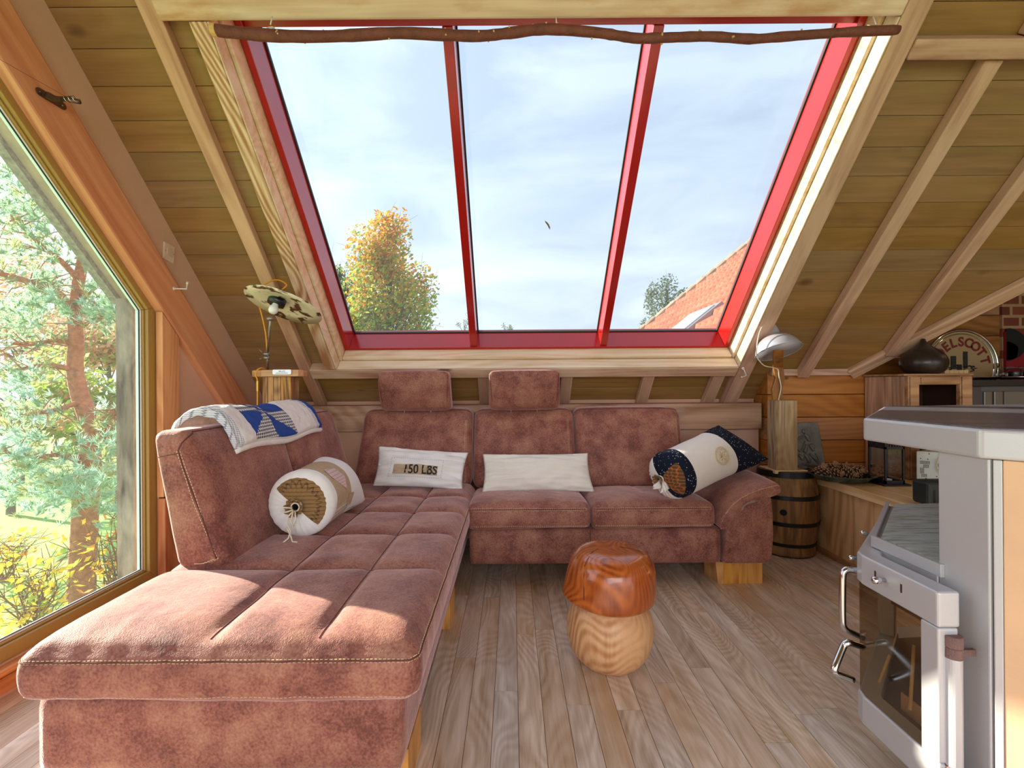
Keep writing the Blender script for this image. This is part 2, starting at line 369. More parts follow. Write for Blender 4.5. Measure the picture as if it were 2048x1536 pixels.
# ceiling boards, with the opening of the skylight
mb = MB()
def valley(s): return 2.151 + (s-0.1245)*0.918 if s > 0.1245 else 2.151
for k in range(-17, 20):
    s0 = 1.799 + k*0.1228; s1 = s0 + 0.1212
    def seg(xa, xb0, xb1, a=s0, b=s1):
        vs = [(xa,a,-0.02),(xb0,a,-0.02),(xb1,b,-0.02),(xa,b,-0.02),(xa,a,0),(xb0,a,0),(xb1,b,0),(xa,b,0)]
        mb.add(vs, [(0,3,2,1),(4,5,6,7),(0,1,5,4),(1,2,6,5),(2,3,7,6),(3,0,4,7)])
    v0, v1 = min(5.2, valley(s0)), min(5.2, valley(s1))
    if s0 < -0.25: continue
    if s1 <= 0.13: seg(-1.68, -0.45, -0.45); seg(-0.449, v0, v1)
    elif s0 < 0.16:
        seg(-1.68, -1.10, -1.10); seg(1.42, v0, v1); seg(-1.1, 1.42, 1.42, s0, 0.15)
    elif s0 < 1.93: seg(-1.68, -1.10, -1.10); seg(1.42, v0, v1)
    else: seg(-1.68, 1.2, 1.2); seg(1.201, v0, v1)
struct('ceiling', mb, CEILW, M=ROOF, bevel=0.0012, bseg=1)
mb = MB(); UNDER = plain('roof_underlay', C(60,48,34), 0.9)
mb.box((-1.9,-0.35,-0.05),(-1.10,4.2,-0.022)).box((-1.1,-0.35,-0.05),(1.42,0.15,-0.022)).box((-1.1,1.95,-0.05),(1.42,4.2,-0.022))
mb.prism([(1.42,-0.35),(2.12,-0.35),(2.12,0.1245),(5.2,3.48),(5.2,4.2),(1.42,4.2)], -0.05, -0.022)
struct('ceiling', mb, UNDER, M=ROOF)
mb = MB(); mb.hexa([(-1.66,0.07,4.0),(5.2,0.07,4.0),(5.2,-1.9,2.03),(-1.66,-1.9,2.03)][::-1], [(-1.66,0.07,4.06),(5.2,0.07,4.06),(5.2,-1.9,2.09),(-1.66,-1.9,2.09)][::-1]); struct('ceiling', mb, CEILW)  # unseen rear slope, added to cut sky light from behind the camera
mb = MB()
def vp(X, Y=None): return Vector((X, 2.952-0.77*(X-2.151) if Y is None else Y, 1.088+0.77*(X-2.151)))
q = [vp(2.10), vp(5.3), vp(5.3, 4.1), vp(2.10, 4.1)]
mb.hexa([p + Vector((0,0,0.05)) for p in q][::-1], q[::-1])
struct('ceiling', mb, CEILW)

# left gable wall round the big window
mb = MB()
def yz(poly, x0, x1, mb=None, mi=0):
    mb = mb or MB(); n = len(poly)
    return mb.add([(x0,p[0],p[1]) for p in poly] + [(x1,p[0],p[1]) for p in poly], [tuple(range(n)), tuple(range(n,2*n))[::-1]] + [(i, n+i, n+(i+1)%n, (i+1)%n) for i in range(n)], mi)
WP = [(0.45,0.108),(2.19,0.108),(2.19,1.372),(0.45,3.112)]
yz([(-1.3,-0.3),(3.3,-0.3),(3.3,0.108),(-1.3,0.108)], -1.65, -1.700, mb)
yz([(2.19,0.108),(3.3,0.108),(3.3,0.79),(2.19,1.90)], -1.65, -1.700, mb)
yz([(2.19,1.372),(2.19,1.90),(0.05,4.04),(0.05,3.512)], -1.65, -1.700, mb)
yz([(-1.3,0.108),(0.45,0.108),(0.45,3.64),(0.05,4.04),(-1.3,3.2)], -1.65, -1.700, mb)
struct('wall_left', mb, PLASTER)
def inset(poly, d):
    n = len(poly); res = []; P = [Vector(p).to_2d() for p in poly]
    for i in range(n):
        a, b, c = P[i-1], P[i], P[(i+1) % n]
        n1 = (b-a).normalized(); n1 = Vector((-n1.y, n1.x)); n2 = (c-b).normalized(); n2 = Vector((-n2.y, n2.x))
        k = (n1+n2); res.append(tuple(b + k*(d/(0.5*k.length_squared))*1.0))
    return res
def ring(mb, poly, d0, d1, x0, x1, mi=0):
    A = inset(poly, d0); B = inset(poly, d1); n = len(poly)
    for i in range(n):
        j = (i+1) % n
        mb.hexa([(x0,)+tuple(A[i]), (x0,)+tuple(A[j]), (x0,)+tuple(B[j]), (x0,)+tuple(B[i])], [(x1,)+tuple(A[i]), (x1,)+tuple(A[j]), (x1,)+tuple(B[j]), (x1,)+tuple(B[i])], mi)
    return mb
w1 = thing('window_1', (-1.70, 1.3, 0.108), None, None); tag(w1, kind='structure')
ring(MB(), WP, 0.0, 0.050, -1.655, -1.687).build('window_frame', GOLD, w1, bevel=0.003)
ring(MB(), WP, 0.0503, 0.058, -1.670, -1.687).build('window_sash', GOLD, w1, bevel=0.003)
BEAD = plain('window_bead', C(226,228,222), 0.4); SEAL = plain('rubber_seal', C(30,32,32), 0.7)
ring(MB(), WP, 0.0, 0.060, -1.690, -1.706).build('window_frame', plain('outer_frame_paint', C(196,212,214), 0.5), w1, bevel=0.002)
ring(MB(), WP, 0.0582, 0.064, -1.679, -1.687).build('glazing_bead', BEAD, w1, bevel=0.002)
ring(MB(), WP, 0.0642, 0.067, -1.683, -1.687).build('rubber_seal', SEAL, w1)
GLW = glass('gable_glass', (0.93,0.97,0.95,1), 0.10, 0.0, haze=0.014)
g_ = inset(WP, 0.066); MB().add([(-1.6885,)+tuple(p) for p in g_], [tuple(range(4))]).build('window_pane', GLW, w1)

# timbers on the left wall
yzb = lambda a, b: None
beam('trim_1', (-1.615, 3.13, 0.525), (-1.615, 0.05, 3.605), (1,0,0), 0.172, 0.05, PINE, 0.008)
WPOST = wood('window_post_wood', C(232,172,118), C(196,128,80), 2, across=20, along=0.9, patch=C(226,176,128), knots=5.0)
struct('trim_2', yz([(2.178,0.486),(2.288,0.486),(2.288,1.237),(2.178,1.347)], -1.65, -1.618), WPOST, bevel=0.003)
struct('trim_3', yz([(2.178,0.0),(2.288,0.0),(2.288,0.48),(2.178,0.48)], -1.65, -1.612), wood('post_foot_wood', C(206,136,92), C(160,90,52), 2, across=18, along=0.9), bevel=0.004)
struct('trim_4', MB().box((-1.65,0.1,0.085),(-1.605,2.176,0.108)).box((-1.65,0.1,0.035),(-1.598,2.176,0.083)), wood('sill_wood', C(214,140,82), C(172,98,48), 1, across=24, along=0.9, rough=0.35), bevel=0.012)

# back knee wall with its weathered timber
struct('wall_back', MB().box((-1.66,3.15,0),(1.62,3.22,0.93)), plain('knee_wall_paint', C(206,160,134), 0.9, bump=0.1, bs=30))
KNEE = wood('knee_timber', C(196,156,126), C(136,92,62), 0, across=16, along=1.0, patch=C(206,172,146), rings=0.7, bump=0.4)
struct('trim_5', MB().box((-1.645,3.01,0.70),(1.600,3.15,0.868)), KNEE, bevel=0.006)
struct('trim_6', MB().box((-1.645,3.055,0.0),(1.600,3.15,0.695)), plain('knee_board_paint', C(214,168,142), 0.85, bump=0.15, bs=20, var=0.05))

# rafters of the main slope
def rafter(n, x0, x1, s0, s1, m=0.042, mat=None, m0=0.0):
    w_ = x1-x0; M = ROOF @ Matrix.Translation((x0+w_/2, s0, 0)) @ Matrix.Rotation(R(90), 4, 'Z')
    return tag(MB().box((0,-w_/2,m0),(s1-s0,w_/2,m)).build('trim_%d' % n, mat or BEAMW, M=M, bevel=0.005), kind='structure')
RA = wood('rafter_left_wood', C(208,162,132), C(162,116,88), 0, across=18, along=1.0, patch=C(226,184,150), knots=3.4)
RB = wood('rafter_knotty_wood', C(232,202,170), C(176,122,82), 0, across=24, along=1.6, rings=1.0, fine=0.8, rf=150)
RC = wood('rafter_right_wood', C(206,164,138), C(164,122,98), 0, across=18, along=1.0, patch=C(216,180,150), knots=3.0)
rafter(7, -1.307, -1.238, -0.17, 4.0, mat=RA)
rafter(8, -1.136, -1.074, 0.198, 1.886, m=0.064, m0=-0.27, mat=RB)
rafter(9, 1.387, 1.475, -0.17, 4.0, m=0.064, m0=-0.27, mat=RC)
for i, xc in enumerate((-0.18, 0.345, 0.86, 1.30)):
    rafter(10+i, xc-0.036, xc+0.036, -0.17, 0.112, mat=RC)
rafter(14, 1.79, 1.86, 0.085, 1.752, m=0.05, mat=RC)
rafter(15, 2.245, 2.312, 0.26, 1.752, m=0.05, mat=RC)
rafter(16, 1.885, 1.955, 1.826, 4.0, m=0.05, mat=RC)
rafter(17, 2.80, 2.87, 0.9, 1.752, m=0.05, mat=RC)
def cross(n, x0, x1, s0, s1, m0, m1, mat): return struct('trim_%d' % n, MB().box((x0,s0,m0),(x1,s1,m1)), mat, M=ROOF, bevel=0.006)
cross(18, -1.236, 1.385, 0.1165, 0.1930, -0.27, 0.064, BEAMW)
cross(19, 1.477, 5.1, 1.757, 1.823, 0.0, 0.072, RC)
HEAD = wood('header_wood', C(232,204,178), C(196,154,122), 0, across=14, along=1.0, pscale=2.6, patch=C(184,122,70), rings=0.3, knots=2.2)
cross(20, -1.236, 1.385, 1.888, 2.08, -0.27, 0.066, HEAD)
# liner boards of the skylight reveal, in two steps, their brightness put into the colour
cross(21, -1.073, -1.066, 0.1935, 1.886, -0.014, 0.061, REVEAL)
cross(22, -1.073, -1.050, 0.1935, 1.886, -0.27, -0.018, REVEAL)
cross(23, 1.379, 1.386, 0.1935, 1.886, -0.014, 0.061, REVEAL)
cross(24, 1.363, 1.386, 0.1935, 1.886, -0.27, -0.018, REVEAL)
cross(25, -1.064, 1.377, 0.1935, 0.2000, -0.014, 0.061, REVEAL)
cross(26, -1.048, 1.361, 0.1935, 0.2160, -0.27, -0.018, REVEAL)
beam('trim_27', ROOF @ Vector((2.13, 0.085, 0.036)), ROOF @ Vector((5.0, 3.21, 0.036)), (0,-1,-1), 0.085, 0.036, wood('valley_wood', C(216,178,146), C(176,134,104), 0, across=18, along=1.0), 0.006)

# the red skylight
w2 = thing('window_2', (0.15, 2.9, 1.3), None, None); tag(w2, kind='structure')
SX0, SX1, SB, ST = -1.048, 1.361, 0.216, 1.93
mb = MB(); mb.box((SX0,SB,-0.27),(SX0+0.028,ST,-0.092)).box((SX1-0.028,SB,-0.27),(SX1,ST,-0.092)).box((SX0+0.028,SB,-0.27),(SX1-0.028,SB+0.016,-0.092)).box((SX0+0.028,1.845,-0.27),(SX1-0.028,ST,-0.11))
mb.build('window_frame', RED, w2, M=ROOF, bevel=0.002)
for xc, ww in ((-0.240,0.042),(0.577,0.042)):
    MB().box((xc-ww/2,SB+0.016,-0.262),(xc+ww/2,1.845,-0.105)).build('mullion', RED, w2, M=ROOF, bevel=0.003)
mb = MB()
for a, b in ((SX0+0.028,-0.261),(-0.219,0.556),(0.598,SX1-0.028)):
    for c, d in ((a, a+0.006),(b-0.006,b)): mb.box((c,SB+0.017,-0.25),(d,1.844,-0.236))
    mb.box((a,SB+0.017,-0.25),(b,SB+0.021,-0.236))
mb.build('rubber_seal', SEAL, w2, M=ROOF)
GLS = glass('skylight_glass', (0.535,0.575,0.595,1), 0.03, haze=0.02)
for a, b in ((SX0+0.028,-0.261),(-0.219,0.556),(0.598,SX1-0.028)):
    MB().add([(a,SB+0.016,-0.243),(b,SB+0.016,-0.243),(b,1.845,-0.243),(a,1.845,-0.243)], [(0,1,2,3)]).build('window_pane', GLS, w2, M=ROOF)

# board wall beside the sofa, its batten, and the kitchen walls
def boards(xa, xb, y0, y1, zs):
    mb = MB()
    for a, b in zip(zs, zs[1:]):
        x_ = max(xa, 2.20+(b-1.088)/0.77) if b > 1.12 and y0 > 3.5 else xa
        if x_ < xb: mb.box((x_,y0,a+0.002),(xb,y1,b-0.002))
    return mb
struct('wall_right', boards(1.62, 2.24, 2.98, 3.14, [0,0.19,0.341,0.487,0.631,0.776,0.921,1.075]), WALLW, bevel=0.002)
struct('trim_28', MB().box((1.63,2.945,1.040),(2.13,2.98,1.082)), RC, bevel=0.004)
struct('wall_right', MB().box((2.19,3.14,0),(2.24,3.92,1.12)), plain('kitchen_side_paint', C(90,66,44), 0.9))
struct('wall_kitchen', boards(2.2, 4.05, 3.90, 3.98, [0]+[0.34+0.172*i for i in range(14)]+[3.2]), wood('kitchen_boards', C(176,120,68), C(116,70,34), 0, across=10, along=1.0, island=True, knots=5.0, bump=0.05), bevel=0.002)
m_, t_, b_ = base('brick'); c_ = N(t_, 'ShaderNodeTexCoord'); bk = N(t_, 'ShaderNodeTexBrick')
mpb = N(t_, 'ShaderNodeMapping'); mpb.inputs['Rotation'].default_value = (R(90),0,0); t_.links.new(c_.outputs['Object'], mpb.inputs[0]); t_.links.new(mpb.outputs[0], bk.inputs[0])
bk.inputs['Scale'].default_value = 1; bk.inputs['Brick Width'].default_value = 0.15; bk.inputs['Row Height'].default_value = 0.09; bk.inputs['Mortar Size'].default_value = 0.012
bk.inputs['Color1'].default_value = C(140,70,50); bk.inputs['Color2'].default_value = C(112,54,42); bk.inputs['Mortar'].default_value = C(176,140,104)
t_.links.new(bk.outputs[0], b_.inputs['Base Color']); b_.inputs['Roughness'].default_value = 0.9
struct('wall_kitchen', MB().prism([(4.05,0),(5.2,0),(5.2,3.38),(4.05,2.50)], -3.98, -3.88, M=Matrix.Rotation(R(90),4,'X')), m_)
struct('wall_far_right', MB().box((5.2,-1.3,0),(5.3,3.9,4.0)), plain('far_right_paint', C(150,112,80), 0.9))
# ============================================================ corner sofa
sofa = thing('corner_sofa', (-0.2, 2.0, 0), 'reddish brown leather-look corner sofa with a long chaise and two raised headrests', 'sofa')
def gauss(d, w): return math.exp(-(d/w)**2)
TX = [-1.11, -0.70, -0.45, -0.22]; TY = [1.05, 1.48, 1.816, 2.126, 2.41, 2.74]
def cell(v, L):
    for a, b in zip(L, L[1:]):
        if a <= v <= b: return (v-a)/(b-a)
    return 0
def chaise_d(p, q):
    x, y, z = p; wx, wy = x-0.665, y+1.885
    if q.z > 0.55:
        u, v = cell(wx, TX), cell(wy, TY)
        puff = (1-abs(2*u-1)**5)*(1-abs(2*v-1)**5)
        k = min(1, (q.z-0.55)/0.4)
        edge = min(1, (wy-1.05)/0.10, (wx+1.11)/0.06, (-0.22-wx)/0.06); edge = max(0, edge)
        g = 0
        for t in TX[1:3]: g = max(g, gauss(wx-t, 0.012)*min(1, max(0, (wy-1.09)/0.05)))
        for t in TY[1:5]: g = max(g, gauss(wy-t, 0.012))
        z += k*(0.017*puff + 0.006*edge - 0.006*g*edge)
        z += 0.0035*noise.noise((wx*7, wy*9, 3))*edge
        z += 0.0018*noise.noise((wx*34, wy*6, 1))*edge*gauss(wy-1.12, 0.10)
    y += -0.012*(1-q.z**2)*(q.y < -0.9)
    x += 0.010*(1-q.z**2)*((q.x > 0.9) - (q.x < -0.9)) + 0.002*noise.noise((wy*20, z*6, 0))*(abs(q.x) > 0.9)
    if q.y < -0.9: y += 0.0035*noise.noise((wx*24, z*8, 0)) ; 
    if q.z < -0.9: z += 0.006*math.sin(wx*5+1) 
    return (x, y, z)
ch = soft((0.89, 1.69, 0.128), 0.034, 0.0125, chaise_d, (-0.665, 1.895, 0.349))
co = ch.build('chaise_cushion', LEA, sofa, smooth=True)
def loop3(x0, x1, y0, y1, z): return [(x0, y1, z), (x0, y0+0.03, z), (x0+0.03, y0, z), (x1-0.03, y0, z), (x1, y0+0.03, z), (x1, y1, z)]
sm = MB()
for z in (0.402, 0.388, 0.293): stitch(loop3(-1.128, -0.20, 1.03, 2.70, z), ch, 0.0006, mb=sm)
sm.build('stitching', THREAD, co)
gm = MB()
DARKL = plain('seam_shadow_leather', C(104,56,46), 0.8)
for t in TX[1:3]: MB().tube([p_ for p_ in [(lambda h: h[0]+Vector((0,0,0.0006)) if h[0] is not None else None)(BVHTree.FromPolygons([tuple(p) for p in ch.v], ch.f).ray_cast(Vector((t, 1.085+0.02*i, 0.7)), Vector((0,0,-1)))) for i in range(0, 80, 1)] if p_ is not None], 0.0013, 5).build('seam', DARKL, co)
for t in TY[1:5]: MB().tube([p_ for p_ in [(lambda h: h[0]+Vector((0,0,0.0006)) if h[0] is not None else None)(BVHTree.FromPolygons([tuple(p) for p in ch.v], ch.f).ray_cast(Vector((-1.08+0.021*i, t, 0.7)), Vector((0,0,-1)))) for i in range(0, 40, 1)] if p_ is not None], 0.0013, 5).build('seam', DARKL, co)
bv = BVHTree.FromPolygons([tuple(p) for p in ch.v], ch.f)
def piping(path, surf, r=0.0022, off=0.0):
    b_ = BVHTree.FromPolygons([tuple(p) for p in surf.v], surf.f); pts = []
    P = [Vector(p) for p in path]
    for a, c in zip(P, P[1:]):
        n = max(1, int((c-a).length/0.012))
        for i in range(n):
            h = b_.find_nearest(a.lerp(c, i/n))
            if h[0] is not None: pts.append(h[0] + h[1]*off)
    return MB().tube(pts, r, 5)
piping(loop3(-1.128, -0.20, 1.03, 2.70, 0.395), ch).build('piping', DARKL, co, smooth=True)

base_mb = soft((0.845, 1.70, 0.185), 0.018, 0.03, None, (-0.68, 1.93, 0.197))
base_mb.build('chaise_base', LEA, sofa, smooth=True)
soft((1.24, 0.60, 0.175), 0.016, 0.03, None, (0.405, 2.61, 0.1975)).build('sofa_base', LEA, sofa, smooth=True)
MB().tube([(0.38,2.309,0.275),(0.38,2.309,0.12)], 0.0015, 5).build('base_seam', DARKL, sofa)

def seat(xc, w):
    def d(p, q):
        x, y, z = p
        if q.z > 0.5:
            u = (q.x+1)/2; v = (q.y+1)/2
            z += 0.022*(1-abs(q.x)**4)*(1-abs(q.y)**3) - 0.028*v*v - 0.007*gauss(x, 0.008)*(v > 0.35) + 0.003*noise.noise((x*8+xc, y*8, 0))
        if q.y < -0.9: y += -0.008*(1-q.z**2) + 0.002*noise.noise((x*18+xc, z*10, 0))
        if q.z < -0.9: z += 0.004*math.sin(x*8)
        return (x, y, z)
    m_ = soft((w, 0.50, 0.125), 0.030, 0.0135, d, (xc, 2.54, 0.350))
    o = m_.build('seat_cushion', LEA, sofa, smooth=True)
    for z in (0.401, 0.390, 0.300, 0.294): stitch([(xc-w/2+0.012, 2.27, z), (xc+w/2-0.012, 2.27, z)], m_, 0.0006).build('stitching', THREAD, o)
    piping([(xc-w/2+0.01, 2.27, 0.396), (xc+w/2-0.01, 2.27, 0.396)], m_).build('piping', DARKL, o)
seat(0.079, 0.604); seat(0.686, 0.604)

def back(xa, xb, xta, xtb):
    def d(p, q):
        x, y, z = p; t = (q.z+1)/2
        xa_, xb_ = xa+(xta-xa)*t, xb+(xtb-xb)*t
        x = (xa_+xb_)/2 + x/(abs(xb-xa)/2)*(xb_-xa_)/2
        y += 0.150*t - 0.020*(1-abs(q.x)**3)*(1-abs(q.z)**3)*(q.y < 0)
        y += 0.004*noise.noise((x*7, z*7, xa))
        z += 0.006*(1-q.x**2)*(q.z > 0.8)
        return (x, y, z+0)
    m_ = soft((abs(xb-xa), 0.20, 0.455), 0.052, 0.017, d, (0, 2.80, 0.622))
    o = m_.build('back_cushion', LEA, sofa, smooth=True)
    for dx in (0.026, 0.034): stitch([(xb-dx, 2.68, 0.44), (xtb-dx, 2.80, 0.80)], m_, 0.0004, dash=0.005, r=0.0008).build('stitching', THREAD, o)
    piping([(xa+0.02, 2.9, 0.80),(xta+0.05, 2.86, 0.86),(xtb-0.05, 2.86, 0.86),(xb-0.02, 2.9, 0.80)], m_, 0.0025).build('piping', DARKL, o, smooth=True)
back(-0.935, -0.238, -0.900, -0.240); back(-0.234, 0.374, -0.230, 0.372); back(0.380, 1.010, 0.376, 1.022)
def headrest(xa, xb, tw):
    def d(p, q):
        x, y, z = p; t = (q.z+1)/2
        return (x*(1-0.02*t), y - 0.012*(1-q.x**2)*(1-q.z**2)*(q.y < 0) - 0.035*t + 0.055*(1-t)**2 + 0.002*noise.noise((x*20, z*20, xa)), z + tw*x + 0.004*(1-q.x**2)*q.z)
    m_ = soft((xb-xa, 0.115, 0.232), 0.028, 0.013, d, ((xa+xb)/2, 2.80, 0.962))
    o = m_.build('headrest', LEA, sofa, smooth=True)
    h = (xb-xa)/2; c = (xa+xb)/2
    for sx in (-1, 1):
        piping([(c+sx*(h-0.012), 2.72, 1.06), (c+sx*(h-0.010), 2.74, 0.87)], m_, 0.0018).build('piping', DARKL, o)
    CH = MATS.get('chrome') or plain('chrome', C(225,228,232), 0.12, metal=1.0)
    for s_ in (-0.08, 0.08): MB().tube([(c+s_, 2.86, 0.80),(c+s_, 2.83, 0.88)], 0.006, 8).build('headrest_post', CH, o)
headrest(-0.785, -0.362, 0.0); headrest(-0.138, 0.283, 0.006)

def side_back(y0, y1):
    def d(p, q):
        x, y, z = p; t = (q.z+1)/2
        xi = -0.905 - 0.135*t; xo = -1.085 - 0.060*t; n = x/0.09
        x = (xi+xo)/2 + n*(xi-xo)/2 + 0.018*(1-abs(q.y)**3)*(1-abs(q.z)**3)*(q.x > 0)
        y += 0.035*(1-t)*(q.y < 0)*0 - 0.012*(1-q.z**2)*(1-q.x**2)*(q.y < -0.9)
        y += (-0.02*t if q.y < 0 else 0)*abs(q.y)
        x += 0.003*noise.noise((y*8, z*8, 5))
        return (x, y, z)
    m_ = soft((0.18, y1-y0, 0.455), 0.040, 0.015, d, (0, (y0+y1)/2, 0.632))
    o = m_.build('back_cushion', LEA, sofa, smooth=True); s = MB()
    for dx in (0.020, 0.034):
        stitch([(-0.905-dx, y0-0.03, 0.45), (-1.02-dx, y0-0.05, 0.80)], m_, 0.0006).build('stitching', THREAD, o)
        stitch([(-0.905-dx, y0-0.03, 0.45), (-1.02, y0-0.03, 0.418)], m_, 0.0006).build('stitching', THREAD, o)
        stitch([(-0.90, y1-dx, 0.46), (-1.00, y1-dx, 0.78)], m_, 0.0004, dash=0.005, r=0.0009).build('stitching', THREAD, o)
    piping([(-0.905-0.027, y0-0.03, 0.45), (-1.02-0.027, y0-0.05, 0.80), (-1.03, y0+0.04, 0.865), (-1.04, y1-0.03, 0.865)], m_, 0.0022).build('piping', DARKL, o, smooth=True)
    piping([(-1.045, y0-0.04, 0.79), (-1.16, y0-0.03, 0.77)], m_, 0.0015).build('piping', DARKL, o, smooth=True)
    return m_
SBA = side_back(1.50, 2.098); SBB = side_back(2.104, 2.72)

# arm: a curved pad on a solid side
def arm_pad():
    top = [(0.990,0.292),(0.998,0.335),(1.014,0.372),(1.058,0.421),(1.10,0.453),(1.143,0.476),(1.205,0.500),(1.268,0.518),(1.292,0.505)]
    bot = [(1.040,0.284),(1.046,0.315),(1.060,0.346),(1.082,0.376),(1.11,0.402),(1.148,0.418),(1.182,0.428),(1.270,0.444),(1.298,0.462)]
    ys = [2.262,2.268,2.285,2.32]+[2.32+0.036*i for i in range(1,14)]+[2.80,2.806]; ks = [0.62,0.86,1.0,1.0]+[1.0]*13+[0.9,0.6]
    mb = MB(); n = len(top); per = 2*n
    for y, k in zip(ys, ks):
        cv = []
        for (a, b) in zip(top, bot): 
            cx, cz = (a[0]+b[0])/2, (a[1]+b[1])/2; lift = 0.012*math.sin(min(1, (y-2.262)/0.5)*3.14)
            cv.append(((cx+(a[0]-cx)*k, y, cz+(a[1]-cz)*k+lift), (cx+(b[0]-cx)*k, y, cz+(b[1]-cz)*k)))
        for c in cv: mb.v.append(Vector(c[0]))
        for c in reversed(cv): mb.v.append(Vector(c[1]))
    for j in range(len(ys)-1):
        for i in range(per): mb.f.append([j*per+i, (j+1)*per+i, (j+1)*per+(i+1)%per, j*per+(i+1)%per]); mb.m.append(0)
    mb.f.append(list(range(per))); mb.m.append(0); L = (len(ys)-1)*per; mb.f.append(list(range(L, L+per))[::-1]); mb.m.append(0)
    return mb, top, bot
mb, top, bot = arm_pad()
ap = mb.build('armrest', LEA, sofa, smooth=True)
sd_ = ap.modifiers.new('sub', 'SUBSURF'); sd_.levels = 1; sd_.render_levels = 2
for k in (0.80, 0.62):
    stitch([( (a[0]+b[0])/2+(a[0]-b[0])/2*k, 2.25, (a[1]+b[1])/2+(a[1]-b[1])/2*k) for a, b in zip(top, bot)], mb, 0.003).build('stitching', THREAD, ap)
prof = [(1.030,0.112),(1.245,0.112),(1.268,0.145),(1.276,0.25),(1.274,0.35),(1.264,0.455),(1.15,0.435),(1.08,0.40),(1.050,0.33)]
mb = MB(); n = len(prof); mb.add([(p[0],2.296,p[1]) for p in prof]+[(p[0],2.86,p[1]) for p in prof], [tuple(range(n)), tuple(range(n,2*n))[::-1]]+[(i,n+i,n+(i+1)%n,(i+1)%n) for i in range(n)])
mb.build('arm_side', LEA, sofa, bevel=0.014, bseg=4)
MB().box((-0.90,2.93,0.11),(1.0,3.0,0.74)).build('back_frame', LEA, sofa, bevel=0.01)
FOOTW = wood('sofa_foot_wood', C(226,166,94), C(178,116,52), 2, across=16, along=1.4, island=True, var=0.06, rough=0.4)
def foot(x0, y0, w, d):
    m_ = MB()
    for i in range(6): 
        a, b = x0+w*i/6, x0+w*(i+1)/6; t = 0.012
        m_.hexa([(a+t*(i==0),y0,0),(b-0.0*(i==5),y0,0),(b,y0+d,0),(a,y0+d,0)][::-1], [(a,y0,0.108),(b,y0,0.108),(b,y0+d,0.108),(a,y0+d,0.108)][::-1])
    m_.build('foot', FOOTW, sofa)
foot(1.005, 2.335, 0.232, 0.14); foot(-0.40, 1.92, 0.14, 0.16); foot(-0.40, 1.15, 0.14, 0.16); foot(-1.05, 1.15, 0.14, 0.16); foot(-1.05, 2.5, 0.14, 0.16)

# ============================================================ cushions on the sofa
CANVAS = plain('white_canvas', C(240,236,230), 0.9, spec=0.1, bump=0.25, bs=22, var=0.03, vs=9, sheen=0.3)
CANVAS2 = plain('cream_cotton', C(238,230,218), 0.9, spec=0.1, bump=0.35, bs=14, var=0.03, vs=8, sheen=0.3)
BURLAP = plain('burlap', C(206,180,146), 0.95, spec=0.1, bump=0.5, bs=500, var=0.08, vs=60)
PLAID = pattern('tan_plaid', 'plaid', C(150,116,74), C(70,50,40), 70)
CHECK = pattern('pale_check', 'plaid', C(236,222,202), C(120,110,110), 55)
STARS = pattern('navy_star_cotton', 'dots', C(24,30,46), C(225,228,230), 95)
ORPLAID = pattern('orange_plaid', 'plaid', C(92,74,48), C(214,110,56), 60)
def pillow(name, cs, th, mat, label, sag=0.03, wr=0.006, seed=0, par=None, nu=56, nv=34, front=(0,-1,0.3)):
    """corner points in order bottom left, bottom right, top right, top left"""
    A, B, Cc, D = [Vector(c) for c in cs]; nrm = (B-A).cross(D-A).normalized()
    def pt(u, v, sgn):
        a, b = 2*u-1, 2*v-1
        uu = 0.5+0.5*a*(1-sag*(1-b*b)); vv = 0.5+0.5*b*(1-sag*1.3*(1-a*a))
        p = A*(1-uu)*(1-vv)+B*uu*(1-vv)+Cc*uu*vv+D*(1-uu)*vv
        h = th*((1-abs(a)**2.6)*(1-abs(b)**2.2))**0.62
        w = wr*noise.noise((u*5+seed, v*9, seed))*min(1, h/th*2.5) + wr*1.8*noise.noise((u*3+seed, v*16+seed, 1))*abs(a)**1.3*min(1, h/th*4) + wr*0.5*noise.noise((u*13+seed, v*7, 4))*min(1, h/th*3)
        return p + nrm*sgn*(h+w)
    loc = (A+B)/2
    t = thing(name, loc, label, 'pillow')
    m_ = MB(); m_.grid(lambda u, v: pt(u, v, 1), nu, nv); m_.grid(lambda u, v: pt(1-u, v, -1), nu, nv)
    m_.build('pillow_cover', mat, t, smooth=True, weld=True)
    return t, pt, m_, nrm
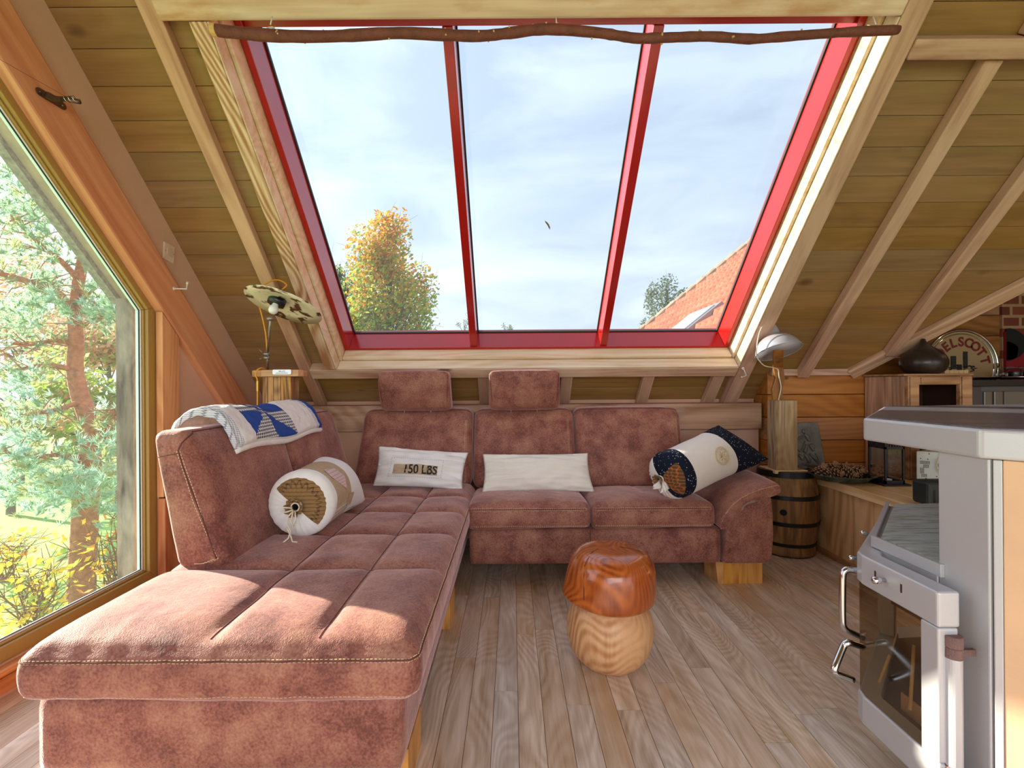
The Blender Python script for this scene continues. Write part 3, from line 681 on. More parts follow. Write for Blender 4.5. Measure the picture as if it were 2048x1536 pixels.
# the flour-sack pillow with the printed patch
P1, pt1, pm1, n1_ = pillow('pillow', [at(745,972,2.545), at(925,980,2.545), at(937,905,2.655), at(757,892,2.665)], 0.052, CANVAS, 'white canvas pillow with a burlap patch reading 150 LBS, against the chaise back', seed=2, wr=0.014, sag=0.05)
def patch(par, pt, u0, u1, v0, v1, off, mat, name, nu=16, nv=8):
    return MB().grid(lambda u, v: pt(u0+(u1-u0)*u, v0+(v1-v0)*v, 1) + n1_*off, nu, nv).build(name, mat, par, smooth=True, solid=0.001)
bp = patch(P1, pt1, 0.21, 0.715, 0.25, 0.50, 0.0025, BURLAP, 'burlap_patch', 50, 26)
def text_mesh(s, size, ext=0.0, cuts=0, bold=0.018):
    cu = bpy.data.curves.new('txt', 'FONT'); cu.body = s; cu.size = size; cu.extrude = ext; cu.align_x = 'LEFT'; cu.offset = size*bold
    ob = bpy.data.objects.new('txt', cu); COL.objects.link(ob); dg = bpy.context.evaluated_depsgraph_get(); me = bpy.data.meshes.new_from_object(ob.evaluated_get(dg))
    bm_ = bmesh.new(); bm_.from_mesh(me); bmesh.ops.triangulate(bm_, faces=bm_.faces); bmesh.ops.subdivide_edges(bm_, edges=bm_.edges, cuts=cuts) if cuts else None; bm_.to_mesh(me); bm_.free()
    vs = [v.co.copy() for v in me.vertices]; fs = [list(p.vertices) for p in me.polygons]
    bpy.data.objects.remove(ob); bpy.data.curves.remove(cu); bpy.data.meshes.remove(me)
    return vs, fs
INK = plain('black_ink', C(44,40,38), 0.9)
vs, fs = text_mesh('150 LBS', 1.0, cuts=5)
x0 = min(v.x for v in vs); x1 = max(v.x for v in vs); y0 = min(v.y for v in vs); y1 = max(v.y for v in vs)
mb = MB(); mb.add([pt1(0.345+0.368*(v.x-x0)/(x1-x0), 0.262+0.225*(v.y-y0)/(y1-y0), 1)+n1_*0.0062 for v in vs], fs)
mb.build('printed_lettering', INK, bp)
s = MB(); q = []
for (a, b, c, d) in ((0.16,0.20,0.76,0.20),(0.76,0.20,0.77,0.66),(0.77,0.66,0.18,0.66),(0.18,0.66,0.16,0.20)):
    stitch([pt1(a+(c-a)*i/20, b+(d-b)*i/20, 1) for i in range(21)], pm1, 0.001, dash=0.006, gap=0.006, mb=s)
s.build('stitching', plain('grey_thread', C(170,165,162), 0.8), P1)
pillow('pillow', [at(964,984,2.53), at(1190,984,2.53), at(1176,906,2.63), at(965,908,2.64)], 0.050, CANVAS2, 'plain white rectangular pillow without any print, in the middle of the sofa', seed=9, wr=0.013, sag=0.045)

def bolster(name, label, A, B, axisr, seam, loc, matf, mats, rnear=0.125, rmid=0.128, gather=1.0, seed=0, nu=72, nv=64, flat=0.45):
    """A near centre of the gathered end, B centre of the sewn seam, seam = half vector of the flat end"""
    A = Vector(A); B = Vector(B); ax = (B-A); Ln = ax.length; ax.normalize(); su = Vector(seam); hs = su.length; su = (su-ax*su.dot(ax)).normalized(); sv = ax.cross(su)
    skew = Vector(seam).dot(ax)
    def f(u, v):
        w = 2*math.pi*u; cs_, sn = math.cos(w), math.sin(w)
        if v < 0.32:                       # gathered face
            k = v/0.32; r = rnear*math.sin(k*math.pi/2)**0.9; pos = -0.05*rnear*4*0.5*(k**0.5)*0 + 0.028*(1-k)**2*0 + rnear*0.42*(1-math.cos(k*math.pi/2))
            fold = math.sin(u*2*math.pi*26+3*math.sin(u*14))*0.0045*math.sin(k*math.pi)*gather + 0.006*noise.noise((u*9,k*2,seed))*k
            r0 = 0.012; r = r0+(r-r0)*1.0 if r > r0 else r0
            p = A + ax*(pos+fold) + (su*cs_+sv*sn)*r
            return p
        t = (v-0.32)/0.68; s0 = rnear*0.42
        pos = s0 + (Ln-s0)*t; e = max(0, (t-flat)/(1-flat))
        e2 = e*e*(3-2*e)
        a = rmid*(1-e2)+hs*e2; b = rmid*(1-e**2.2)**0.8 + 0.003
        r_ = 1+0.025*noise.noise((u*5, t*4, seed))+0.012*noise.noise((u*16,t*3,seed+4))
        return A + ax*(pos + skew*cs_*e2) + (su*cs_*a + sv*sn*b)*r_
    t_ = thing(name, loc, label, 'pillow'); m_ = MB(); m_.grid(f, nu, nv, mf=matf)
    m_.build('bolster_cover', mats, t_, smooth=True, weld=True)
    return t_, f, m_
def mf1(u, v):
    t = (v-0.32)/0.68
    if v < 0.185 and v > 0.03 and u > 0.47: return 1      # plaid fan on the gathered end
    if 0.04 < t < 0.40:
        if 0.50 < u < 0.90: return 2
        if u >= 0.90 or u <= 0.10: return 3
    if t > 0.88: return 3
    return 0
A1 = (-0.800, 1.735, 0.553); B1 = (-0.805, 2.24, 0.556)
b1, bf1, bm1 = bolster('bolster_pillow', 'white drawstring bolster with burlap and check patches lying on the chaise', A1, B1, 0, (0.10, 0.01, -0.105), (-0.8, 1.9, 0.43), mf1, [CANVAS, PLAID, BURLAP, CHECK], 0.126, 0.125, seed=1)
CORD = plain('cotton_cord', C(232,220,196), 0.85)
gp = MB(); c0 = Vector(A1)
gp.grid(lambda u, v: c0 + Vector((math.cos(u*6.283), 0, math.sin(u*6.283)))*(0.012+0.020*v+0.004*math.sin(u*6.283*9)*v) + Vector((0,-0.026*v,0)), 48, 4)
gp.build('gathered_frill', PLAID, b1, smooth=True, solid=0.002)
gp = MB(); gp.tube([c0+Vector((0.015*math.cos(a), -0.008, 0.015*math.sin(a))) for a in [i*0.35 for i in range(19)]], 0.0028, 6)
gp.tube([c0+Vector(p) for p in ((0,-0.02,-0.01),(-0.018,-0.03,-0.03),(-0.02,-0.03,-0.055),(-0.012,-0.018,-0.085),(-0.016,-0.03,-0.108),(-0.030,-0.04,-0.119))], 0.003, 6)
gp.tube([c0+Vector(p) for p in ((-0.02,-0.03,-0.07),(-0.012,-0.02,-0.10),(0.002,-0.035,-0.118),(0.022,-0.04,-0.118))], 0.003, 6)
gp.tube([c0+Vector(p) for p in ((0.005,-0.02,-0.01),(0.014,-0.034,-0.035),(0.006,-0.036,-0.060),(-0.004,-0.034,-0.045),(0.0,-0.024,-0.012))], 0.003, 6)
gp.tube([c0+Vector(p) for p in ((-0.005,-0.02,0.0),(-0.032,-0.034,0.006),(-0.040,-0.034,-0.008),(-0.024,-0.032,-0.012),(0.0,-0.024,-0.006))], 0.003, 6)
gp.build('drawstring', CORD, b1, smooth=True)
def surfpatch(f, uv, off, mat, name, par, c):
    pts = [f(u, v) for u, v in uv]; pts = [p + (p-Vector(c)).normalized()*off for p in pts]
    return MB().add(pts, [tuple(range(len(pts)))]).build(name, mat, par, solid=0.0015)
surfpatch(bf1, [(0.70,0.40),(0.76,0.39),(0.84,0.50),(0.78,0.53),(0.72,0.50)], 0.006, pattern('pink_check', 'plaid', C(226,200,196), C(180,130,140), 90), 'check_patch', b1, (-0.8,1.95,0.553))
surfpatch(bf1, [(0.87,0.545),(0.93,0.53),(0.94,0.60),(0.88,0.62)], 0.006, BURLAP, 'printed_patch', b1, (-0.8,2.0,0.553))

def mf2(u, v):
    t = (v-0.32)/0.68
    if v <= 0.32 or t < 0.10:
        if u > 0.52: return 0
        if 0.22 < u < 0.47 and v < 0.30: return 2
        return 1
    if 0.62 < t: return 1 if (u < 0.53 or u > 0.97) else 0
    return 0
A2 = at(1322, 958, 2.33); B2 = at(1487, 884, 2.60)
sm2 = (at(1440, 858, 2.62) - at(1530, 913, 2.58))*0.5
b2, bf2, bm2 = bolster('bolster_pillow', 'bolster pillow of navy star cotton and cream cloth leaning over the sofa arm', A2, B2, 0, sm2, (1.0, 2.45, 0.43), mf2, [CANVAS2, STARS, ORPLAID], 0.118, 0.122, seed=6, flat=0.40)
c0 = A2; d_ = (A2-B2).normalized()
gp = MB(); a_ = d_.cross(Vector((0,0,1))).normalized(); b_ = d_.cross(a_)
gp.grid(lambda u, v: c0 + (a_*math.cos(u*6.283)+b_*math.sin(u*6.283))*(0.012+0.016*v+0.004*math.sin(u*6.283*8)*v) + d_*0.03*v, 40, 4)
gp.build('gathered_frill', PLAID, b2, smooth=True, solid=0.002)
gp = MB()
for pts, w in (([(0,0,0),(-0.02,-0.02,-0.02),(-0.042,-0.03,-0.030),(-0.048,-0.03,-0.036),(-0.02,-0.03,-0.035),(0,-0.01,-0.004)],0.009), ([(0,0,0),(0.012,-0.02,-0.02),(0.022,-0.03,-0.042),(0.012,-0.032,-0.05),(0.004,-0.03,-0.03),(0,-0.01,-0.004)],0.010), ([(0.0,-0.02,-0.03),(-0.004,-0.03,-0.055),(-0.014,-0.03,-0.062)],0.006)):
    gp.tube([c0+Vector(p) for p in pts], [w*0.4]+[w]*(len(pts)-2)+[w*0.5], 8)
gp.tube([c0+(a_*math.cos(i*0.4)+b_*math.sin(i*0.4))*0.015 for i in range(17)], 0.004, 6)
gp.build('ribbon_bow', CANVAS2, b2, smooth=True)
# lace rosette on the cream band
hit = None
bvb = BVHTree.FromPolygons([tuple(p) for p in bm2.v], bm2.f)
ro = Vector((0,0,1.0)); rd = (at(1444, 912, 2.4)-ro).normalized(); h = bvb.ray_cast(ro, rd)
if h[0] is not None:
    c_ = h[0]; n_ = h[1] if h[1].dot(rd) < 0 else -h[1]; e1 = n_.orthogonal().normalized(); e2 = n_.cross(e1)
    LACE = plain('lace', C(236,214,172), 0.9, bump=0.6, bs=260); gp = MB()
    for rad, rt in ((0.044,0.0028),(0.036,0.002),(0.020,0.002)):
        gp.tube([c_ + n_*0.001 + (e1*math.cos(i*6.283/40)+e2*math.sin(i*6.283/40))*(rad+0.002*(i % 2)) for i in range(41)], rt, 6)
    for k in range(8):
        a = k*6.283/8; gp.tube([c_+n_*0.002+(e1*math.cos(a)+e2*math.sin(a))*0.006, c_+n_*0.004+(e1*math.cos(a+0.2)+e2*math.sin(a+0.2))*0.017, c_+n_*0.002+(e1*math.cos(a)+e2*math.sin(a))*0.032], [0.003,0.005,0.002], 6)
    gp.build('lace_rosette', LACE, b2, smooth=True)
# folded quilt over the side back
BLUE = plain('blue_cotton', C(52,82,160), 0.85, spec=0.1, bump=0.3, bs=60)
GING = pattern('navy_gingham', 'gingham', C(236,236,234), C(52,56,76), 78)
STR = pattern('navy_stripe', 'plaid', C(226,228,232), C(40,44,66), 150)
QW = plain('quilt_white', C(240,238,234), 0.9, bump=0.5, bs=45, spec=0.1)
prf = [(-1.190,0.800),(-1.180,0.850),(-1.150,0.882),(-1.105,0.898),(-1.060,0.888),(-1.030,0.856),(-1.012,0.815),(-0.995,0.768)]
def quilt_pt(u, v, th):
    y0, y1 = 1.69, 2.385; t = u*(len(prf)-1); i = min(int(t), len(prf)-2); f = t-i
    a = Vector((prf[i][0], prf[i][1])); b = Vector((prf[i+1][0], prf[i+1][1])); p = a.lerp(b, f); d = (b-a).normalized(); n = Vector((-d.y, d.x))
    i0 = prf[max(0,i-1)]; 
    yy = y0 - 0.05*(1-u) + (y1-y0)*v + 0.045*u*(v) - 0.0*u
    w = 0.006*noise.noise((u*5, v*9, 2)) + 0.004*noise.noise((u*14, v*22, 2))
    e = min(1, v/0.03, (1-v)/0.03, (1-u)/0.05); e = max(0.0, e)
    return Vector((p.x + n.x*(th*e**0.5+w), yy, p.y + n.y*(th*e**0.5+w) + 0.008*math.sin(v*9)))
def qm(u, v):
    if v > 0.935: return 1
    if v > 0.90: return 3
    if v < 0.035: return 3
    if v < 0.12: return 0
    if v < 0.62:
        a = (v-0.12)/0.50; b = (u-0.25)/0.72
        if a > 0.06 and 0 < b < 1:
            x, y = a-0.5, b-0.5; k = int(((math.atan2(y, x)/(2*math.pi)) % 1)*8)
            return 1 if k in (1, 3, 5, 7) else 2
    return 0
qo = thing('quilt', (-1.09, 2.03, 0.86), 'folded white and blue patchwork quilt draped over the side back of the sofa', 'quilt')
QM = [QW, BLUE, GING, STR]
MB().grid(lambda u, v: quilt_pt(u, v, 0.026), 60, 110, mf=qm).grid(lambda u, v: quilt_pt(1-u, v, 0.004), 60, 60, mi=0).build('quilt_top_layer', QM, qo, smooth=True)
mb = MB()
for th in (0.006, 0.016, 0.026):
    for v in (0.0, 1.0): mb.tube([quilt_pt(i/30, v, 0.0) + Vector((0, 0, 0)) + Vector((0.25,0,0.9)).normalized()*th*0.9 for i in range(31)], 0.0065, 6, mi=3 if v == 0 else 1)
mb.tube([quilt_pt(1.0, i/40, 0.013) for i in range(41)], 0.014, 8, mi=0)
mb.build('quilt_edge', QM, qo, smooth=True)
# ============================================================ mushroom stool
ms = thing('mushroom_stool', (0.347, 1.70, 0), 'mushroom-shaped wooden stool with a glossy orange-brown cap on the open floor', 'stool')
STEMW = wood('stool_stem_wood', C(226,178,130), C(186,124,76), 2, across=18, along=3.2, rings=0.8, rough=0.45, patch=C(214,158,108), rf=200)
CAPW = wood('stool_cap_wood', C(196,104,42), C(142,64,24), 2, across=18, along=5.0, rings=0.8, rough=0.25, coat=0.7, patch=C(160,76,34), bump=0.05, rf=220)
sp_ = [(0.0,0.0),(0.085,0.0),(0.108,0.010),(0.132,0.038),(0.148,0.075),(0.154,0.112),(0.152,0.150),(0.140,0.188),(0.120,0.215),(0.104,0.236),(0.10,0.262)]
def dense(pr, k=4):
    """Catmull-Rom through the profile points"""
    r_ = []
    for i in range(len(pr)-1):
        p0, p1, p2, p3 = [Vector((pr[max(0, min(len(pr)-1, j))][0], pr[max(0, min(len(pr)-1, j))][1])) for j in (i-1, i, i+1, i+2)]
        for t in range(k):
            t_ = t/k; r_.append(tuple(0.5*((2*p1)+(p2-p0)*t_+(2*p0-5*p1+4*p2-p3)*t_*t_+(3*p1-p0-3*p2+p3)*t_**3)))
    r_.append(tuple(pr[-1])); return [(max(0, a), b) for a, b in r_]
sc = MB().lathe(dense(sp_), (0.347,1.70,0), 64, f=lambda p, w: Vector((p.x*(1+0.012*math.sin(2*w)), p.y, p.z)))
so = sc.build('stem', STEMW, ms, smooth=True)
cp = [(0.0,0.232),(0.10,0.228),(0.142,0.222),(0.157,0.228),(0.163,0.242),(0.162,0.285),(0.158,0.330),(0.147,0.362),(0.124,0.386),(0.090,0.398),(0.04,0.400),(0.0,0.397)]
def capf(p, w):
    l = max(0, -math.cos(w-0.25))**3; t = min(1, max(0, (p.z-0.225)/0.17))
    k = 1 + 0.12*l*(1-t)**1.2 - 0.17*l*t - 0.03*max(0, math.cos(w))**2*(1-t)
    k += 0.012*math.sin(3*w+1)
    return Vector((p.x*k+0.004, p.y*k, p.z + 0.016*l*(1-t) - 0.012*math.sin(w-0.7)*(1-abs(2*t-1))*0.4))
cc = MB().lathe(dense(cp), (0.347,1.70,0.004), 72, f=capf)
cob = cc.build('cap', CAPW, ms, smooth=True)
bvc = BVHTree.FromPolygons([tuple(p) for p in cc.v], cc.f)
def on(bv, px, py, Y=1.6, off=0.0):
    d = (at(px, py, 1.0)-Vector((0,0,1))).normalized(); h = bv.ray_cast(Vector((0,0,1)), d)
    return h[0]+h[1]*off if h[0] is not None else at(px, py, Y)
CRK = plain('dark_crack', C(70,34,14), 0.9)
MB().tube([on(bvc, *p) for p in ((1168,1200),(1168,1180),(1168,1150),(1170,1130),(1176,1118),(1184,1105),(1196,1098))], 0.0016, 5).build('drying_crack', CRK, cob)
MB().tube([on(bvc, *p) for p in ((1238,1094),(1258,1097),(1274,1101),(1288,1110))], 0.0016, 5).build('drying_crack', CRK, cob)

# ============================================================ barrel, driftwood lamp
bc = Vector((1.625, 2.80, 0))
bar = thing('barrel', bc, 'old wooden keg with black iron hoops standing on the floor by the sofa arm', 'barrel')
BARW = wood('barrel_staves', C(164,118,66), C(74,48,24), 2, across=26, along=1.6, patch=C(96,64,34), rough=0.6, rings=0.3, bump=0.5, fine=0.7)
bprof = [(0.0,0.0),(0.142,0.0),(0.150,0.06),(0.163,0.13),(0.172,0.24),(0.169,0.34),(0.158,0.42),(0.146,0.485),(0.130,0.485),(0.128,0.470),(0.0,0.470)]
def stave(p, w):
    k = 1 - 0.006*abs(math.sin(w*9))**0.0*(1 if abs(math.sin(w*9)) < 0.12 else 0); return Vector((p.x*k, p.y*k, p.z))
MB().lathe(dense(bprof, 3), bc, 144, f=stave).build('staves', BARW, bar, smooth=True)
IRON = plain('black_iron', C(34,32,32), 0.45, metal=0.6, spec=0.5)
def hoop(z, h, r0, r1):
    MB().lathe([(r0-0.002,z),(r0+0.004,z+0.001),(r1+0.004,z+h-0.001),(r1-0.002,z+h)], bc, 64).build('hoop', IRON, bar, smooth=False)
hoop(0.003,0.036,0.144,0.147); hoop(0.060,0.020,0.151,0.154); hoop(0.180,0.024,0.168,0.170); hoop(0.330,0.024,0.171,0.168); hoop(0.452,0.036,0.152,0.147)
bh = at(1566,1031,2.63); dirb = Vector((bh.x-bc.x, bh.y-bc.y, 0)).normalized(); Mb = Matrix.Translation(Vector((bc.x,bc.y,0.262))+dirb*0.1725) @ dirb.to_track_quat('Z','Y').to_matrix().to_4x4()
MB().lathe([(0.0,0.0005),(0.013,0.0005),(0.017,0.001),(0.019,-0.003)], seg=24, M=Mb).build('bung_hole', plain('bung_dark', C(22,16,12), 0.9), bar)

LL = thing('driftwood_lamp', (1.53, 2.74, 0.487), 'lamp with a white metal shade on a weathered timber block standing on the keg', 'lamp')
GREYW = wood('weathered_block', C(196,168,130), C(104,78,50), 2, across=40, along=2.5, patch=C(166,126,78), rings=0.3, bump=0.9, rough=0.8)
PALE = wood('pale_pine_board', C(232,200,150), C(200,158,104), 0, across=16, along=1.0)
MB().box((1.502,2.69,0.475),(1.69,2.86,0.494)).build('base_board', PALE, LL, bevel=0.002)
bk_ = [(1.514,2.70),(1.634,2.692),(1.645,2.79),(1.518,2.80)]
MB().prism(bk_, 0.494, 0.895).build('timber_block', GREYW, LL, bevel=0.004)
ARMW = wood('bent_arm_wood', C(170,112,54), C(110,64,24), 2, across=16, along=1.0, rough=0.35)
ar = [(1556,806,2.76),(1553,780,2.755),(1559,757,2.75),(1556,735,2.74),(1556,716,2.64),(1557,700,2.60)]
arp = [at(*p) for p in ar]; hw = [0.030,0.030,0.028,0.028,0.028,0.028]
mb = MB()
for p, w in zip(arp, hw): mb.v += [p+Vector((-w,-0.008,0)), p+Vector((w,-0.008,0)), p+Vector((w,0.010,0)), p+Vector((-w,0.010,0))]
for i in range(len(arp)-1):
    for k in range(4): mb.f.append([i*4+k, i*4+(k+1)%4, (i+1)*4+(k+1)%4, (i+1)*4+k]); mb.m.append(0)
mb.f += [[3,2,1,0], [20,21,22,23]]; mb.m += [0,0]
arm_o = mb.build('bent_arm', ARMW, LL, bevel=0.003)
sh_c = at(1557,703,2.66); n_ = Vector((-0.12, 0.40, 1)).normalized(); Mn = Matrix.Translation(sh_c) @ n_.to_track_quat('Z','Y').to_matrix().to_4x4()
SHADE = plain('grey_enamel', C(196,196,202), 0.25, metal=0.35, spec=0.6, coat=0.3); SHIN = plain('shade_inside', C(220,200,188), 0.5, var=0.12, vs=34)
sp2 = dense([(0.122,0.0),(0.116,0.022),(0.102,0.050),(0.080,0.076),(0.056,0.094),(0.043,0.104),(0.040,0.125),(0.034,0.158),(0.028,0.166),(0.0,0.168)], 3)
MB().lathe(sp2, seg=48, M=Mn).build('lamp_shade', SHADE, LL, smooth=True)
MB().lathe([(max(0.0, a_-0.002), b_-(0.001 if i_ else -0.001)) for i_, (a_, b_) in enumerate(sp2[:18])]+[(0.0, sp2[17][1]-0.002)], seg=48, M=Mn).build('shade_lining', SHIN, LL, smooth=True)
MB().tube([Mn @ Vector((0.122*math.cos(i*6.283/48),0.122*math.sin(i*6.283/48),0)) for i in range(49)], 0.0022, 6).build('shade_rim', SHADE, LL, smooth=True)
BULB = plain('frosted_bulb', C(240,238,232), 0.3)
def bulb(c, n, par, s=1.0, name='bulb'):
    M_ = Matrix.Translation(c) @ n.to_track_quat('Z','Y').to_matrix().to_4x4()
    return MB().lathe(dense([(0.0,-0.034*s),(0.014*s,-0.031*s),(0.022*s,-0.018*s),(0.022*s,-0.004*s),(0.016*s,0.010*s),(0.013*s,0.022*s),(0.013*s,0.034*s)], 3), seg=20, M=M_).build(name, BULB, par, smooth=True)
bulb(sh_c + n_*0.075, n_, LL)
CORDW = plain('white_flex', C(226,214,186), 0.5)
cd_ = [sh_c+n_*0.168, at(1543,638,2.66), at(1528,648,2.64), at(1518,668,2.62), at(1513,700,2.61), at(1515,716,2.61), at(1528,731,2.64), at(1545,735,2.69), at(1556,739,2.71), at(1558,752,2.73), at(1562,775,2.735), at(1558,795,2.745), at(1557,804,2.75)]
def smooth_path(P, k=5):
    r_ = []
    for i in range(len(P)-1):
        p0, p1, p2, p3 = P[max(0,i-1)], P[i], P[i+1], P[min(len(P)-1,i+2)]
        for t in range(k):
            t_ = t/k; r_.append(0.5*((2*p1)+(p2-p0)*t_+(2*p0-5*p1+4*p2-p3)*t_*t_+(3*p1-p0-3*p2+p3)*t_**3))
    r_.append(P[-1]); return r_
MB().tube(smooth_path(cd_), 0.0032, 6).build('cord', CORDW, LL, smooth=True)

# ============================================================ cymbal lamp on the pallet-wood post
PALLET = wood('pallet_wood', C(206,150,92), C(72,46,28), 2, across=30, along=1.6, island=True, var=0.05, patch=C(120,78,44), rough=0.7, bump=0.4)
pl = thing('cymbal_lamp', (-1.21, 2.44, 0), 'lamp with a spotted cymbal shade on a pallet-wood post behind the sofa corner', 'lamp')
mb = MB()
for i, (a, b) in enumerate(((-1.272,-1.248),(-1.246,-1.216),(-1.214,-1.180),(-1.178,-1.128))): mb.box((a,2.395,0),(b,2.415,1.045))
mb.box((-1.268,2.416,0),(-1.132,2.50,1.044)); mb.build('post', PALLET, pl, bevel=0.002)
TOPW = wood('top_plank_wood', C(226,170,116), C(176,118,72), 0, across=20, along=1.4, patch=C(190,160,136))
mb = MB(); zt = 1.046
mb.prism([(-1.268,2.372),(-1.078,2.372),(-1.070,2.41),(-1.095,2.47),(-1.11,2.55),(-1.34,2.56),(-1.35,2.44),(-1.33,2.42),(-1.268,2.42)], zt, zt+0.034)
mb.build('top_plank', TOPW, pl, bevel=0.004)
NP = plain('nameplate_metal', C(232,232,236), 0.3, metal=0.3)
a0 = atz; c0 = at(564,744,2.368)
npl = MB().prism([(-0.047,-0.008),(-0.043,-0.012),(0.043,-0.012),(0.047,-0.008),(0.047,0.008),(0.043,0.012),(-0.043,0.012),(-0.047,0.008)], 0, 0.002, M=Matrix.Translation(c0) @ Matrix.Rotation(R(90),4,'X')).build('nameplate', NP, pl)
vs, fs = text_mesh('PM LATE', 0.0085); wx = max(v.x for v in vs)
GI = plain('engraved_grey', C(96,98,104), 0.6)
MB().add([c0+Vector((v.x-wx/2, -0.0026, v.y+0.0006)) for v in vs], fs).build('engraved_lettering', GI, npl)
mb = MB()
for i in range(9): mb.box(c0+Vector((-0.030+i*0.0068,-0.0026,-0.0075)), c0+Vector((-0.030+i*0.0068+0.0042,-0.0020,-0.0040)))
mb.build('engraved_line', GI, npl)
STEEL = plain('rusty_steel', C(150,140,132), 0.35, metal=0.8, var=0.3, vs=60)
sc_ = at(568,611,2.26)
jn = at(541,640,2.20); kn = at(535,708,2.36); bt = at(535,737,2.44)
MB().tube([kn, jn], 0.0058, 8).build('upper_rod', STEEL, pl, smooth=True)
MB().tube([bt+Vector((0,0,-0.02)), kn+Vector((0.003,0,0.012))], 0.0065, 8).build('lower_rod', STEEL, pl, smooth=True)
for dz in (0.0, -0.028):
    c_ = kn+(bt-kn).normalized()*(-dz)
    MB().tube([c_+Vector((-0.016,-0.01,0)), c_+Vector((0.012,-0.006,0))], 0.009, 10).tube([c_+Vector((-0.016,-0.01,0)), c_+Vector((-0.03,-0.02,0.022 if dz == 0 else -0.008))], 0.0025, 6).build('clamp', STEEL, pl, smooth=True)
n_ = Vector((0.22, 0.36, 1)).normalized(); Mn = Matrix.Translation(sc_) @ n_.to_track_quat('Z','Y').to_matrix().to_4x4()
m_, t_, b_ = base('spotted_enamel'); L = t_.links.new; b_.inputs['Roughness'].default_value = 0.25; b_.inputs['Coat Weight'].default_value = 0.4
c_ = N(t_,'ShaderNodeTexCoord'); v_ = N(t_,'ShaderNodeTexVoronoi'); v_.inputs['Scale'].default_value = 15; nn = N(t_,'ShaderNodeTexNoise'); nn.inputs['Scale'].default_value = 18
mxv = N(t_,'ShaderNodeMix', data_type='VECTOR'); mxv.inputs[0].default_value = 0.12; L(c_.outputs['Object'], nn.inputs[0]); L(c_.outputs['Object'], mxv.inputs[4]); L(nn.outputs['Color'], mxv.inputs[5]); L(mxv.outputs[1], v_.inputs[0])
rv = N(t_,'ShaderNodeMapRange'); L(v_.outputs['Distance'], rv.inputs[0]); rv.inputs[1].default_value = 0.30; rv.inputs[2].default_value = 0.46; rv.inputs[3].default_value = 1; rv.inputs[4].default_value = 0
x = N(t_,'ShaderNodeMix', data_type='RGBA'); L(rv.outputs[0], x.inputs[0]); x.inputs[6].default_value = C(238,224,196); x.inputs[7].default_value = C(92,52,34); L(x.outputs[2], b_.inputs['Base Color'])
MB().lathe([(0.0,0.022),(0.03,0.020),(0.06,0.014),(0.12,0.006),(0.178,-0.002),(0.178,0.0),(0.12,0.009),(0.06,0.017),(0.03,0.023),(0.0,0.025)], seg=64, M=Mn).build('cymbal_shade', m_, pl, smooth=True)
BLK = plain('black_bakelite', C(26,28,32), 0.3, coat=0.3)
cs = Mn @ Vector((0.018,0.03,0))
Mc = Matrix.Translation(cs) @ n_.to_track_quat('Z','Y').to_matrix().to_4x4()
MB().lathe(dense([(0.040,0.012),(0.040,0.020),(0.034,0.040),(0.020,0.054),(0.010,0.058),(0.008,0.070),(0.0,0.072)], 3), seg=28, M=Mc).build('socket_cap', BLK, pl, smooth=True)
MB().lathe([(0.038,-0.008),(0.040,0.014),(0.0,0.014)], seg=28, M=Mc).build('socket_ring', BLK, pl, smooth=True, solid=0.003)
bulb(Mc @ Vector((0,0,-0.028)), n_, pl, 0.95)
j2 = Mn @ Vector((-0.04,-0.10,0)); 
MB().lathe([(0.0,0.010),(0.016,0.006),(0.022,0.0),(0.012,-0.010),(0.0,-0.012)], jn+Vector((0,0,0.006)), 16).build('ball_joint', STEEL, pl, smooth=True)
YEL = plain('yellow_flex', C(222,150,30), 0.45)
yp = [Mc @ Vector((0,0,0.07)), at(573,570,2.27), at(560,561,2.28), at(545,561,2.30), at(528,570,2.33), at(518,585,2.36), at(517,605,2.37), at(524,632,2.37), at(531,665,2.39), at(534,700,2.40), at(534,725,2.43), at(534,736,2.45)]
MB().tube(smooth_path(yp), 0.0038, 6).build('cord', YEL, pl, smooth=True)
yp = [at(530,738,2.42), at(522,736,2.38), at(514,741,2.365), at(512,752,2.365), at(515,762,2.37), at(515,790,2.375), at(515,830,2.38)]
MB().tube(smooth_path(yp), 0.0038, 6).build('cord', YEL, pl, smooth=True)
MB().tube([at(515,762,2.37), at(515,782,2.372)], 0.0075, 8).build('cord_switch', plain('brass', C(190,150,80), 0.35, metal=0.7), pl)

# ============================================================ bench with what stands on it
bn = thing('bench', (2.0, 2.4, 0), 'low built-in bench of light larch boards along the right side', 'bench')
BTOP = wood('bench_top_wood', C(246,208,148), C(216,162,98), 1, across=16, along=1.0, island=True, var=0.06, rings=0.9, rough=0.35, spec=0.5, bump=0.03)
BFRONT = wood('bench_front_wood', C(238,190,128), C(202,144,82), 2, across=16, along=1.0, island=True, var=0.08, rings=1.0, rough=0.45)
xs = [1.775, 1.892, 2.010, 2.128, 2.228]
for i, (a, b) in enumerate(zip(xs, xs[1:])): MB().box((a+0.001,1.62,0.412 if i else 0.402),(b-0.001,2.975,0.447)).build('top_board', BTOP, bn, bevel=0.003)
for a, b in ((2.230,2.40),(2.401,2.57),(2.571,2.75)): MB().box((a,1.62,0.412),(b,2.64,0.447)).build('top_board', BTOP, bn, bevel=0.003)
ys = [1.63, 1.80, 1.95, 2.10, 2.24, 2.36, 2.50, 2.66, 2.80, 2.97]
for a, b in zip(ys, ys[1:]): MB().box((1.812,a+0.0015,0.0),(1.828,b-0.0015,0.410)).build('front_board', BFRONT, bn, bevel=0.0015)
MB().box((1.795,1.63,0.0),(1.812,2.97,0.028)).build('skirting', wood('skirting_wood', C(190,136,90), C(150,96,56), 1, across=20), bn, bevel=0.003)

